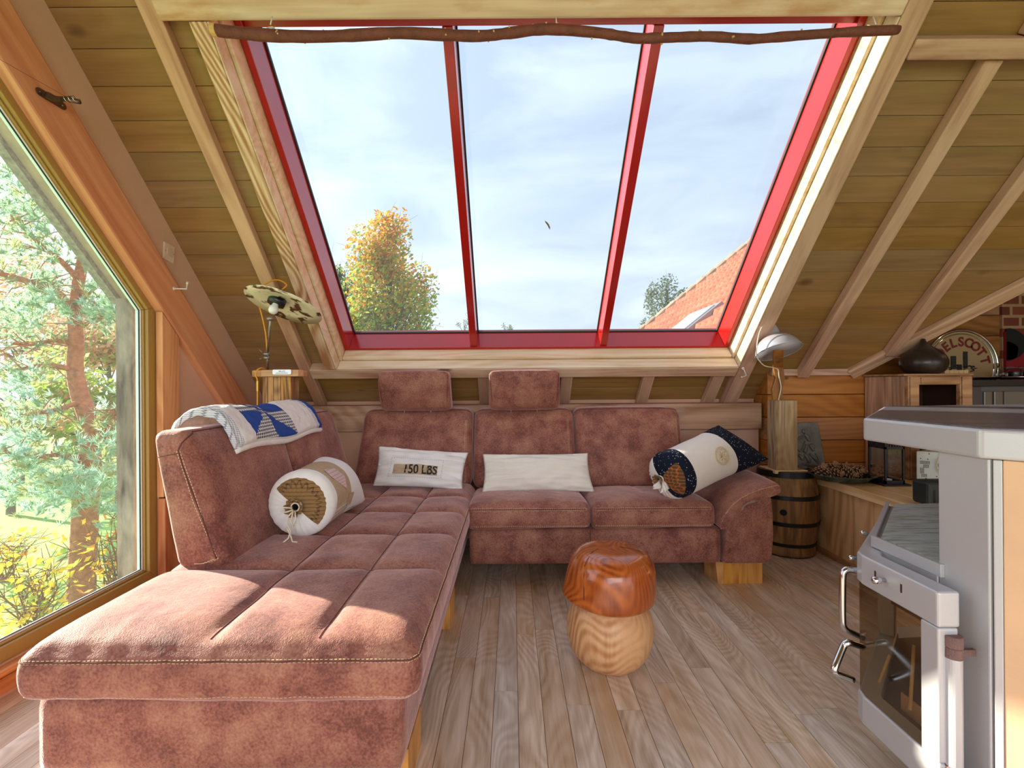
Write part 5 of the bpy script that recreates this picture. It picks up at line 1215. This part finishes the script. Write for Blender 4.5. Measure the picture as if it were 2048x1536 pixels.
hp = [at(1724,1143,1.30), at(1700,1139,1.30), at(1690,1141,1.30), at(1686,1150,1.30), at(1685,1180,1.30), at(1685,1240,1.30), at(1688,1254,1.30), at(1697,1262,1.30), at(1726,1276,1.30)]
MB().tube(smooth_path(hp, 4), 0.0085, 14).build('door_handle', CHR, sv, smooth=True)
hp = [at(1726,1294,1.27), at(1700,1286,1.25), at(1692,1287,1.25), at(1686,1294,1.25), at(1670,1334,1.23), at(1669,1341,1.23), at(1675,1348,1.23), at(1706,1360,1.23)]
MB().tube(smooth_path(hp, 4), 0.0085, 14).build('damper_handle', CHR, sv, smooth=True)
for a_, b_ in (((1698,1115,1.30),(1718,1117,1.30)), ((1722,1064,1.46),(1742,1072,1.46))):
    A_, B_ = at(*a_), at(*b_); MB().tube([A_, A_.lerp(B_,0.15), A_.lerp(B_,0.2), B_], [0.004,0.0075,0.0065,0.0065], 12).build('threaded_pin', CHR, sv, smooth=True)
RUST = plain('rusty_hinge', C(126,96,90), 0.8, bump=0.5, bs=400, var=0.15, vs=60)
hx, hy = 0.962, 1.030
HG = MB().lathe([(0.0,0.10),(0.0165,0.10),(0.0165,0.395),(0.0,0.395)], (hx,hy,0), 24).build('hinge', MET, sv, smooth=False, bevel=0.001)
for z0_, z1_ in ((0.395,0.418),(0.4185,0.444),(0.135,0.160),(0.108,0.1345)):
    MB().lathe([(0.0,z0_),(0.0175,z0_),(0.0178,z0_+0.002),(0.0178,z1_-0.002),(0.0170,z1_),(0.0,z1_)], (hx,hy,0), 24).build('hinge_knuckle', RUST, HG, bevel=0.001)
for z_ in (0.398, 0.115): MB().box((hx,hy-0.004,z_),(1.009,hy+0.004,z_+0.014)).build('hinge_plate', RUST, HG)
# tools and a sheet leaning inside the firebox
for nm, a_, b_, r_, mt_ in (('poker', (1745,1400,1.32), (1780,1310,1.30), 0.004, PALE), ('poker', (1820,1420,1.16), (1828,1290,1.20), 0.004, PALE)):
    o_ = MB().tube([at(*a_), at(*b_)], r_, 8).build('kindling_stick', mt_, loc=at(*a_), smooth=True)
    tag(o_, 'thin pale stick leaning inside the stove, %s behind the door glass' % ('farther left' if r_ and a_[0] < 1800 else 'nearer the hinge'), 'stick')
MB().box((1.02,1.15,0.135),(1.024,1.24,0.18)).build('firebrick', STONE, sv)
# ============================================================ things fixed to the room
BARK = plain('stick_bark', C(112,60,46), 0.7, var=0.2, vs=30, bump=0.4, bs=90)
CUT = plain('cut_wood', C(214,170,104), 0.8)
bs_ = [(425,60),(480,66),(560,72),(650,73),(720,70),(800,66),(890,70),(960,72),(1020,66),(1080,59),(1130,60),(1200,66),(1240,72),(1280,77),(1340,75),(1420,73),(1500,78),(1560,74),(1640,68),(1720,63),(1797,60)]
br = thing('branch_rod', at(1100,66,1.62), 'long knotty natural branch hung as a curtain rod below the top beam', 'branch')
bp_ = smooth_path([at(x,y,1.62) for x,y in bs_], 4)
rr = random.Random(4)
MB().tube(bp_, [0.0205-0.006*(i/len(bp_))**0.6+0.0012*rr.uniform(-1,1) for i in range(len(bp_))], 12).build('branch', BARK, br, smooth=True)
mb = MB()
for i in range(34):
    p = bp_[rr.randrange(3,len(bp_)-2)]; a = rr.uniform(0,6.28); d = Vector((rr.uniform(-.3,.3), math.cos(a), math.sin(a))).normalized()
    mb.tube([p+d*0.012, p+d*0.0205], [0.005,0.0025], 7)
mb.build('bud_scars', CUT, br)
MB().tube([bp_[0]+Vector((-0.002,0,0)), bp_[0]+Vector((0.016,0,-0.0004))], 0.0209, 12).build('cut_end', CUT, br)
HOOK = plain('white_metal', C(232,226,216), 0.4)
for px in (541, 1113, 1752):
    c = at(px, 60, 1.62); 
    g = thing('screw_hook', c, {541:'white screw hook holding the left end of the branch rod',1113:'white screw hook holding the middle of the branch rod',1752:'white screw hook holding the right end of the branch rod'}[px], 'hook', 'hooks of the branch rod')
    MB().tube([c+Vector((0.012*math.cos(i*0.45+1.2),0.022*math.sin(i*0.45+1.2)*0.5,0.012*math.sin(i*0.45+1.2)+0.006)) for i in range(14)], 0.0022, 6).tube([c+Vector((0,0,0.018)), c+Vector((0,0.012,0.055))], 0.0022, 6).build('hook', HOOK, g, smooth=True)
# pulley bracket on the left beam
X_ = -1.613
ANT = plain('antique_bronze', C(112,88,72), 0.35, metal=0.7)
bk = thing('pulley_bracket', atx(118,198,X_), 'bronze bracket with a wire coil screwed to the beam beside the gable window', 'bracket')
P_ = [atx(76,184,X_), atx(90,192,X_)]
mb = MB()
def flat(pxs, X0_, w): 
    pts = [atx(a,b,X0_) for a,b in pxs]; u = (pts[-1]-pts[0]).normalized(); v = Vector((1,0,0)).cross(u); poly = []
    for k in range(9): a = math.pi/2+math.pi*k/8; poly.append(pts[0]+(u*math.cos(a)+v*math.sin(a))*w)
    for k in range(9): a = -math.pi/2+math.pi*k/8; poly.append(pts[-1]+(u*math.cos(a)+v*math.sin(a))*w)
    n = len(poly); return [p for p in poly]+[p+Vector((0.003,0,0)) for p in poly], [tuple(range(n))[::-1], tuple(range(n,2*n))]+[(i,(i+1)%n,n+(i+1)%n,n+i) for i in range(n)]
vs, fs = flat([(78,183),(125,212)], -1.614, 0.013); MB().add(vs, fs).build('back_plate', ANT, bk)
arc = smooth_path([atx(88,189,-1.608), atx(94,190,-1.590), atx(108,197,-1.575), atx(124,198,-1.565), atx(140,197,-1.560)], 4)
mb = MB()
for p in arc: mb.v += [p+Vector((0,0.004,0.012)), p+Vector((0,-0.004,-0.012)), p+Vector((0.003,-0.004,-0.012)), p+Vector((0.003,0.004,0.012))]
for i in range(len(arc)-1):
    for k in range(4): mb.f.append([i*4+k, i*4+(k+1)%4, (i+1)*4+(k+1)%4, (i+1)*4+k]); mb.m.append(0)
mb.build('bent_arm', ANT, bk, smooth=False)
ce = atx(126,198,-1.56); MB().tube([ce+Vector((0.004+0.0012*i, 0.010*math.cos(i*0.5), 0.010*math.sin(i*0.5))) for i in range(40)], 0.0012, 6).build('wire_coil', CHR, bk, smooth=True)
MB().tube([ce, ce+Vector((0.05,0.01,-0.004))], 0.008, 12).build('spool', ANT, bk, smooth=True)
MB().tube([atx(142,198,-1.555), atx(154,205,-1.545)], 0.0022, 8).build('copper_tip', plain('copper', C(232,136,100), 0.3, metal=0.6), bk)
for a in ((79,184),(124,211)): MB().lathe([(0.0,0.0),(0.003,0.0),(0.003,0.002),(0.0,0.002)], seg=12, M=Matrix.Translation(atx(a[0],a[1],-1.609)) @ Matrix.Rotation(R(90),4,'Y')).build('screw', CHR, bk)
WIRE = plain('thin_wire', C(90,76,66), 0.5, metal=0.4)
wr = MB().tube([ce+Vector((0.01,0,0.008)), atx(0,119,-1.56), atx(-60,85,-1.56)], 0.0007, 5).build('curtain_wire', WIRE, loc=ce); tag(wr, 'thin taut wire running from the bronze bracket across the beam', 'wire')
# switch and hooks
sw = thing('wall_switch', atx(335,505,-1.65), 'square cream light switch on the plaster between beam and ceiling', 'switch')
SWM = plain('switch_cream', C(232,206,180), 0.4); sc_ = atx(335,505,-1.65)
sl = Matrix.Translation(sc_) @ Matrix(((0,0,1,0),(0.995,0.10,0,0),(-0.10,0.995,0,0),(0,0,0,1)))
MB().prism([(-0.036,-0.042),(0.036,-0.042),(0.036,0.042),(-0.036,0.042)], 0.0, 0.010, M=sl).build('switch_plate', SWM, sw, bevel=0.004)
MB().prism([(-0.018,-0.018),(0.018,-0.018),(0.018,0.018),(-0.018,0.018)], 0.010, 0.014, M=sl).build('rocker', plain('rocker_cream', C(220,192,166), 0.4), sw, bevel=0.001)
for dx in (-0.027,0.027): MB().lathe([(0.0,0.0112),(0.0025,0.0112)], seg=8, M=sl @ Matrix.Translation((dx,0,0))).build('screw', plain('screw_grey', C(110,96,84), 0.5) if 'screw_grey' not in MATS else MATS['screw_grey'], sw)
hk = thing('wall_hook', atx(348,576,X_), 'white cranked metal hook screwed into the left beam edge', 'hook')
MB().tube([atx(348,576,-1.614), atx(349,577,-1.60), atx(373,578,-1.56), atx(374,568,-1.555)], 0.0032, 8).tube([atx(374,568,-1.555), atx(375,564,-1.555)], 0.0055, 10).build('hook', HOOK, hk, smooth=True)
MB().lathe([(0.0,0.0),(0.009,0.0),(0.007,0.004),(0.0,0.004)], seg=14, M=Matrix.Translation(atx(348,577,-1.615)) @ Matrix.Rotation(R(90),4,'Y')).build('rosette', HOOK, hk)
def on_roof(px, py, m): # point above the slope by m
    d = at(px,py,1)-Vector((0,0,1)); Cc = 3.04-m*math.sqrt(2); k = Cc/(d.y+d.z); return Vector((0,0,1))+d*k
hk = thing('wall_hook', on_roof(1486,737,0.066), 'white cranked metal hook low on the right skylight rafter', 'hook')
MB().tube([on_roof(1486,737,0.065), on_roof(1487,737,0.09), on_roof(1493,751,0.10), on_roof(1484,754,0.10)], 0.003, 8).tube([on_roof(1484,754,0.10), on_roof(1482,754,0.10)], 0.0048, 10).build('hook', HOOK, hk, smooth=True)
MB().tube([on_roof(1486,737,0.0645), on_roof(1486,737,0.070)], 0.008, 12).build('rosette', HOOK, hk)
# leaf stuck on the skylight
LF = plain('dry_leaf', C(150,116,30), 0.7)
lm = ROOF @ Matrix.Translation((0,0,-0.247)); d = at(1095,450,1)-Vector((0,0,1)); k = (3.04+0.247*math.sqrt(2))/(d.y+d.z); lp = Vector((0,0,1))+d*k
mb = MB(); U_ = Vector((0.55,-0.59,0.59)).normalized()
U_ = (ROOF.to_3x3() @ Vector((0.55,-0.8,0))).normalized(); V_ = (ROOF.to_3x3() @ Vector((0.8,0.55,0))).normalized()
pp = [(-0.030,0),(-0.018,0.006),(0.0,0.008),(0.018,0.005),(0.032,-0.004),(0.016,-0.003),(0.0,-0.001),(-0.016,-0.002)]
mb.add([lp+U_*a+V_*b for a,b in pp], [tuple(range(8))]); lf = mb.build('fallen_leaf', LF, loc=lp, solid=0.0006); tag(lf, 'single curled yellow leaf lying on the outside of the middle skylight pane', 'leaf')

# ============================================================ outside the gable window
WGREY = wood('peeling_post_wood', C(110,98,84), C(44,36,32), 2, across=26, along=3.0, patch=C(170,160,146), rough=0.9, bump=0.8, fine=0.6)
pa, pb = atx(237,700,-1.86), atx(279,700,-1.86)
op = MB().box((-1.925,2.285,-2.4),(-1.845,2.42,1.43)).build('outdoor_post', WGREY, loc=(-1.885,2.35,-2.4)); tag(op, 'weathered dark post with peeling paint just outside the gable window', 'post')
VG = plain('mossy_bargeboard', C(126,124,116), 0.95, bump=0.9, bs=60, var=0.35, vs=50); VG2 = plain('grey_soffit', C(150,138,118), 0.9, var=0.15, vs=20)
vb = thing('roof_verge', (-1.95,1.5,2.0), 'grey lichen-covered roof verge slanting outside the gable window', 'roof edge')
def slope_pt(px, py, X): return atx(px, py, X)
lo, hi = slope_pt(236,602,-1.98), slope_pt(-40,230,-1.98)
dd = (hi-lo).normalized(); nn_ = Vector((1,0,0)).cross(dd).normalized(); nn_ = nn_ if nn_.z > 0 else -nn_
e0, e1 = lo-dd*0.02, lo+dd*2.6
def slab(a, b, w0, w1, x0_, x1_, name, mat):
    q0 = [Vector((x0_,a.y,a.z))+nn_*w0, Vector((x0_,b.y,b.z))+nn_*w0, Vector((x0_,b.y,b.z))+nn_*w1, Vector((x0_,a.y,a.z))+nn_*w1]
    return MB().hexa(q0, [Vector((x1_,p.y,p.z)) for p in q0]).build(name, mat, vb)
slab(e0, e1, 0.0, 0.05, -2.02, -1.98, 'verge_strip', VG); slab(e0, e1, 0.025, 0.16, -1.98, -1.80, 'soffit_board', VG2)

G = -2.5
LAWN = plain('lawn_grass', C(142,178,84), 0.95, var=0.22, vs=3, bump=0.5, bs=12)
lw = MB().grid(lambda u, v: (-70+140*u, -25+115*v, G + 0.5*noise.noise((u*12, v*12, 0))*0.3), 60, 50).build('lawn', LAWN, loc=(0,0,G)); tag(lw, 'green lawn with fallen leaves seen through the gable window', 'lawn', kind='stuff')
def leafcloud(n, fn, size, seed, sizev=0.4):
    r_ = random.Random(seed); mb = MB()
    for i in range(n):
        p, s = fn(r_); s = s*size*r_.uniform(1-sizev, 1+sizev)
        a = Vector((r_.gauss(0,1), r_.gauss(0,1), r_.gauss(0,1))).normalized(); b = a.orthogonal().normalized(); c = a.cross(b)
        mb.add([p+b*s, p+c*s*0.6, p-b*s, p-c*s*0.6], [(0,1,2,3)], r_.randrange(10))
    return mb
def leafmat(name, col, tr=0.5):
    m, t, b = base(name); b.inputs['Base Color'].default_value = col; b.inputs['Roughness'].default_value = 0.7
    tl_ = N(t, 'ShaderNodeBsdfTranslucent'); tl_.inputs[0].default_value = col; x = N(t, 'ShaderNodeMixShader'); x.inputs[0].default_value = tr
    t.links.new(b.outputs[0], x.inputs[1]); t.links.new(tl_.outputs[0], x.inputs[2]); t.links.new(x.outputs[0], t.nodes['Material Output'].inputs[0]); return m
NG = leafmat('needle_green', C(150,182,146)); NB = leafmat('needle_blue', C(178,208,192)); NY = leafmat('needle_olive', C(178,182,126))
LY = leafmat('leaf_yellow', C(240,206,70)); LO = leafmat('leaf_orange', C(238,164,70)); LG_ = leafmat('leaf_green', C(158,174,92)); LD = leafmat('leaf_grey_green', C(120,134,112)); LR = leafmat('leaf_russet', C(216,162,124)); LP = leafmat('leaf_pink', C(224,182,162)); LL_ = leafmat('leaf_lime', C(178,196,90))
PBARK = plain('pine_bark', C(170,112,84), 0.9, var=0.3, vs=14, bump=1.0, bs=24); DB = plain('dark_bark', C(122,112,104), 0.9, var=0.2, vs=10)
# the scots pine by the window
pn_ = thing('pine_tree', (-6.9,7.55,G), 'scots pine with a reddish trunk right outside the gable window', 'tree')
YP = 7.6
tr_ = smooth_path([at(160,1240,YP), at(165,1130,YP), at(172,1010,YP), at(178,930,YP), at(182,880,YP), at(178,840,YP), at(160,790,YP), at(150,740,YP), at(152,680,YP), at(150,640,YP), at(156,570,YP), at(168,500,YP), at(165,420,YP), at(170,330,YP), at(175,200,YP)], 4)
tr_[0].z = G-0.1
MB().tube(tr_, [0.20-0.155*(i/(len(tr_)-1))**0.8 for i in range(len(tr_))], 14).build('trunk', PBARK, pn_, smooth=True)
rb = random.Random(21); tips = []
def limb(pts, r0): 
    P = smooth_path([at(*p) for p in pts], 4); MB().tube(P, [r0*(1-0.8*i/(len(P)-1)) for i in range(len(P))], 8).build('branch', PBARK, pn_, smooth=True)
    for i in range(3, len(P)): tips.append((P[i], i/len(P)))
    return P
limb([(182,870,7.6),(205,845,7.5),(235,820,7.3),(262,780,7.2)], 0.09); limb([(185,900,7.6),(215,860,7.8),(240,800,8.0)], 0.07)
limb([(152,650,7.6),(120,590,7.3),(60,565,7.0),(0,548,6.8),(-40,560,6.6)], 0.075)
limb([(150,690,7.6),(110,680,7.4),(60,690,7.2),(0,684,7.0)], 0.05); limb([(152,660,7.6),(190,640,7.5),(240,625,7.4)], 0.04)
limb([(158,560,7.6),(120,520,7.2),(70,480,7.0),(20,430,6.8)], 0.05); limb([(165,480,7.6),(190,440,7.5),(215,400,7.4)], 0.04)
limb([(150,740,7.6),(90,730,7.2),(30,740,6.9),(-30,735,6.7)], 0.05); limb([(175,930,7.6),(120,910,7.2),(60,915,6.8),(0,900,6.5)], 0.05)
limb([(178,960,7.6),(215,950,7.3),(260,940,7.1)], 0.04); limb([(168,420,7.6),(120,380,7.2),(60,350,7.0)], 0.04); limb([(170,350,7.6),(130,300,7.3),(80,260,7.0)], 0.035)
limb([(172,800,7.6),(110,820,7.2),(50,830,6.9),(0,850,6.7)], 0.045); limb([(160,600,7.6),(210,560,7.5),(250,540,7.4)], 0.035)
def tuft_mesh(mb, p, d, rnd, n=16, ln=0.16, mi=0):
    for k in range(n):
        v = (d + Vector((rnd.gauss(0,.55), rnd.gauss(0,.55), rnd.gauss(0,.55)))).normalized(); s = v.orthogonal().normalized()*0.0065; q = p + d*rnd.uniform(-0.05,0.05); e_ = q+v*ln*rnd.uniform(0.7,1.2)
        mb.add([q-s, q+s, e_], [(0,1,2)], mi)
clus = [(60,420,9),(30,360,7),(120,420,6),(20,500,8),(90,560,6),(200,540,5),(230,470,5),(180,620,7),(60,620,8),(20,640,7),(40,760,9),(60,830,9),(10,880,9),(50,930,10),(20,980,10),(110,960,10),(170,960,9),(210,950,9),(90,1000,8),(160,1000,6),(220,1010,6),(40,900,8),(190,900,6),(230,880,6),(100,600,5),(100,480,5),(140,340,5),(70,300,5),(20,420,6),(220,600,5),(250,650,4)]
mb = MB()
for (cx_, cy_, k_) in clus:
    for i in range(int(k_*6.5)):
        px = cx_+rb.gauss(0,26); py = cy_+rb.gauss(0,20); Yd = rb.uniform(6.3,8.2)
        if px > 300: continue
        p = at(px, py, Yd); d = Vector((rb.gauss(0,.6), rb.gauss(0,.6), 0.35)).normalized()
        tuft_mesh(mb, p, d, rb, 22, 0.13, 0 if py < 700 and rb.random() < 0.6 else (1 if rb.random() < 0.65 else (2 if rb.random() < .5 else 0)))
for (p, t) in tips:
    for i in range(3): tuft_mesh(mb, p+Vector((rb.gauss(0,.12),rb.gauss(0,.12),rb.gauss(0,.08))), Vector((rb.gauss(0,.5),rb.gauss(0,.5),.5)).normalized(), rb, 16, 0.12, rb.randrange(3))
tag(mb.build('needles', [NG, NB, NY], pn_), kind='stuff')
# fine twigs
mb = MB()
for i in range(220):
    p, t = tips[rb.randrange(len(tips))]; q = p+Vector((rb.gauss(0,.3),rb.gauss(0,.25),rb.gauss(0,.2))); mb.tube([p, p.lerp(q,.5)+Vector((0,0,rb.gauss(0,.05))), q], [0.012,0.008,0.003], 5)
tag(mb.build('twigs', PBARK, pn_), kind='stuff')
# yellow shrubs
def shrub(cx_, cy_, Y, h, w, n, seed, lab, cols, stemsn=14, ls=0.055):
    r_ = random.Random(seed); b0 = at(cx_, cy_, Y); b0.z = G; t = thing('garden_shrub', b0, lab, 'shrub', 'shrubs on the lawn'); mb = MB(); pts = []
    for i in range(stemsn):
        a = r_.uniform(0,6.28); L_ = h*r_.uniform(.6,1.05); sp_ = w*r_.uniform(.2,1); P = [b0+Vector((r_.gauss(0,.05),r_.gauss(0,.05),0))]
        for k in range(1,6): P.append(P[0]+Vector((math.cos(a)*sp_*(k/5)**1.3, math.sin(a)*sp_*(k/5)**1.3, L_*k/5))+Vector((r_.gauss(0,.03),r_.gauss(0,.03),0)))
        mb.tube(P, [0.014,0.012,0.010,0.008,0.006,0.003], 5)
        for k in range(2,6):
            for s_ in range(3):
                q = P[k]+Vector((r_.gauss(0,.16),r_.gauss(0,.16),r_.uniform(0,.2))); mb.tube([P[k], q], [0.006,0.003], 4); pts.append(q)
            pts.append(P[k])
    mb.build('stems', plain('shrub_stem', C(132,100,72), 0.9) if 'shrub_stem' not in MATS else MATS['shrub_stem'], t)
    lc = leafcloud(n, lambda r2: (pts[r2.randrange(len(pts))]+Vector((r2.gauss(0,.07),r2.gauss(0,.07),r2.gauss(0,.07))), 1), ls, seed+1)
    lc.m = [min(len(cols)-1, int(m_*len(cols)/10)) for m_ in lc.m]
    tag(lc.build('leaves', cols, t), kind='stuff')
shrub(66, 1240, 6.2, 1.30, 0.62, 230, 31, 'yellow-leaved shrub left of the pine trunk on the lawn', [LY,LY,LY,LL_], 20)
shrub(238, 1190, 6.9, 1.70, 0.42, 170, 41, 'tall thin-stemmed yellow shrub between the pine trunk and the outdoor post', [LY,LY,LO], 22)
shrub(10, 1130, 8.5, 0.8, 0.6, 160, 51, 'low fading yellow shrub at the left edge of the lawn view', [LY,LL_,LO], 12)
# autumn trees further off
def crown(name, c, rad, n, cols, size, seed, lab, cat='tree', trunk=None, group=None, shape=None, fill=0.0, blobs=14):
    t = thing(name, (c[0],c[1],G), lab, cat, group); r_ = random.Random(seed); B = []
    for i in range(blobs):
        while True:
            v = Vector((r_.uniform(-1,1), r_.uniform(-1,1), r_.uniform(-1,1)))
            if v.length < 1 and (shape is None or shape(v)): break
        B.append((Vector((c[0]+v.x*rad[0]*.85, c[1]+v.y*rad[1]*.85, c[2]+v.z*rad[2]*.9)), r_.uniform(.16,.34)))
    def f(r2):
        b, s = B[r2.randrange(len(B))]; v = Vector((r2.gauss(0,1),r2.gauss(0,1),r2.gauss(0,1))).normalized()*r2.random()**0.4
        return b+Vector((v.x*s*rad[0]*1.2, v.y*s*rad[1]*1.2, v.z*s*rad[2])), 1
    if trunk:
        mb = MB(); mb.tube([(c[0],c[1],G),(c[0]+0.1,c[1],c[2]-rad[2]*.6),(c[0],c[1],c[2]+rad[2]*.7)], [trunk,trunk*.8,trunk*.2], 10)
        for b, s in B: 
            z0_ = max(G+1, b.z-rad[2]*0.5); mb.tube([(c[0],c[1],min(z0_, c[2]+rad[2]*.5)), Vector((c[0],c[1],z0_)).lerp(b,.6)+Vector((0,0,.1)), b], [trunk*.35,trunk*.22,trunk*.06], 6)
            for k in range(6): mb.tube([b, b+Vector((r_.gauss(0,1)*rad[0],r_.gauss(0,1)*rad[1],r_.gauss(0,1)*rad[2]))*s*0.8], [trunk*.06,trunk*.02], 4)
        mb.build('trunk', DB, t)
    lc = leafcloud(n, f, size, seed+3)
    zz = [c[2]-rad[2], c[2]+rad[2]]
    if cols.__class__ is tuple:      # (top colours, low colours)
        cs_ = list(cols[0])+list(cols[1]); k0 = len(cols[0]); nm = []
        for fi, mi in zip(lc.f, lc.m):
            z = lc.v[fi[0]].z; tt = (z-zz[0])/(zz[1]-zz[0]); hi_ = (mi/10.0) < max(0.05, (tt-0.35)*1.3); nm.append(mi % k0 if hi_ else k0+mi % len(cols[1]))
        lc.m = nm; cols = cs_
    else: lc.m = [m_ % len(cols) for m_ in lc.m]
    tag(lc.build('foliage', cols, t), kind='stuff'); return t
c = at(776,560,24); crown('autumn_tree', (c.x,24,c.z-1.7), (2.75,2.4,5.1), 17000, ([LO,LO,LY],[LG_,LL_,LL_,LG_]), 0.10, 61, 'tall tree turning orange at the top, seen through the left skylight pane', trunk=0.22, shape=lambda v: abs(v.x) < 1.05-0.55*max(0,v.z), blobs=72)
c = at(690,600,29); crown('autumn_tree', (c.x,29,c.z-1.0), (1.9,1.6,3.9), 6500, [LD,LG_,LL_], 0.085, 71, 'thinner grey-green tree left of the orange-topped tree', trunk=0.16, blobs=26)
c = at(1333,615,22); crown('bare_tree', (c.x,22,c.z-0.2), (1.35,1.0,1.95), 3800, [LD,LD], 0.055, 81, 'sparse dark tree behind the tiled roof', trunk=0.10, blobs=26)
c = at(928,668,60); crown('distant_tree', (c.x,60,c.z), (1.6,1.4,2.6), 500, [LD], 0.10, 91, 'faint distant tree beside the first red mullion', trunk=0.14, group='distant trees on the skyline')
c = at(1010,680,60); crown('distant_tree', (c.x,60,c.z), (1.6,1.4,2.4), 500, [LD], 0.10, 95, 'faint distant tree in the middle skylight pane just above the frame', trunk=0.14, group='distant trees on the skyline')
bgs = [(40,700,17,4.2,2.6,'pink-leaved bush behind the pine, left of its trunk',[LP,LR,NY]),(215,720,19,3.6,2.2,'russet bush behind the pine, beside the outdoor post',[LR,LP,LG_]),(110,640,26,6.5,5.0,'tall dull green tree far behind the pine',[NG,NY,LR]),(-40,600,20,5.0,5.5,'greyish tree at the far left edge of the gable view',[NG,LR,LP]),(150,800,14,2.4,1.4,'low green bush below the bend of the pine trunk',[LG_,NY,LL_]),(20,830,13,2.6,1.3,'low olive bush at the left end of the lawn',[NY,LG_,LP]),(235,840,13,2.0,1.3,'low orange-tinged bush close to the outdoor post',[LR,LG_,LL_])]
for i, (px, py, Y, rx, rz, lb, cl) in enumerate(bgs):
    c = at(px,py,Y); crown('background_bush', (c.x,Y,c.z), (rx,1.6,rz), 2600, cl, 0.085 if Y < 18 else 0.12, 101+i, lb, 'bush', trunk=0.1, group='bushes behind the pine')
# neighbouring tiled roof
TILE = plain('clay_tile', C(184,100,72), 0.85, var=0.35, vs=2.2, bump=0.2, bs=30); nr = thing('neighbour_roof', (6.0,12.0,G), 'red clay pantile roof of the neighbouring building seen in the right skylight pane', 'roof')
YG = 12.0; bb_ = -1.385; Ln_ = 9.5; th = math.atan(0.795); cw, cl_ = 0.21, 0.33
U_ = Vector((math.cos(th),0,math.sin(th))); Nn2 = Vector((-math.sin(th),0,math.cos(th))); o_ = Vector((0.6,YG,1+0.795*0.6+bb_))
def tile(u, v):
    s = u*Ln_; y = v*7.2; k = s/cl_; fr_ = k-math.floor(k); w = abs(math.sin(math.pi*y/cw))
    return o_+U_*s+Vector((0,-y,0))+Nn2*(0.055*w+0.060*(1-fr_))
MB().grid(tile, int(Ln_/cl_*5), int(7.2/cw*6)).build('pantiles', TILE, nr, smooth=False)
mb = MB(); s = 0
while s < Ln_-0.3: 
    a = o_+U_*s+Nn2*0.05+Vector((0,0.05,0)); mb.tube([a, a+U_*0.36+Nn2*0.012], [0.095,0.115], 10); s += 0.33
mb.build('verge_tiles', plain('lichen_tile', C(170,150,124), 0.9, var=0.25, vs=5), nr)
# dormer window in it
VL = thing('roof_window', (3,8,2), 'small grey roof window set in the neighbouring tiled roof', 'roof window')
rc_ = at(1380,662,1)-Vector((0,0,1)); kk = bb_/(rc_.z-0.795*rc_.x); cc_ = Vector((0,0,1))+rc_*kk
for (a0_, a1_, b0_, b1_, h_, nm, mt) in ((-0.42,0.42,-0.55,0.55,0.13,'frame',plain('zinc_frame', C(150,152,158), 0.4, metal=0.4)),(-0.34,0.34,-0.46,0.46,0.15,'pane',plain('roof_glass', C(190,200,206), 0.08, coat=0.5))):
    q = [cc_+U_*a+Vector((0,b,0)) for a, b in ((a0_,b0_),(a1_,b0_),(a1_,b1_),(a0_,b1_))]; MB().hexa(q, [p+Nn2*h_ for p in q]).build(nm, mt, VL)
MB().box((3.4,4.8,G),(8.2,11.9,-0.2)).build('house_wall', plain('far_brick', C(160,96,74), 0.9), nr)
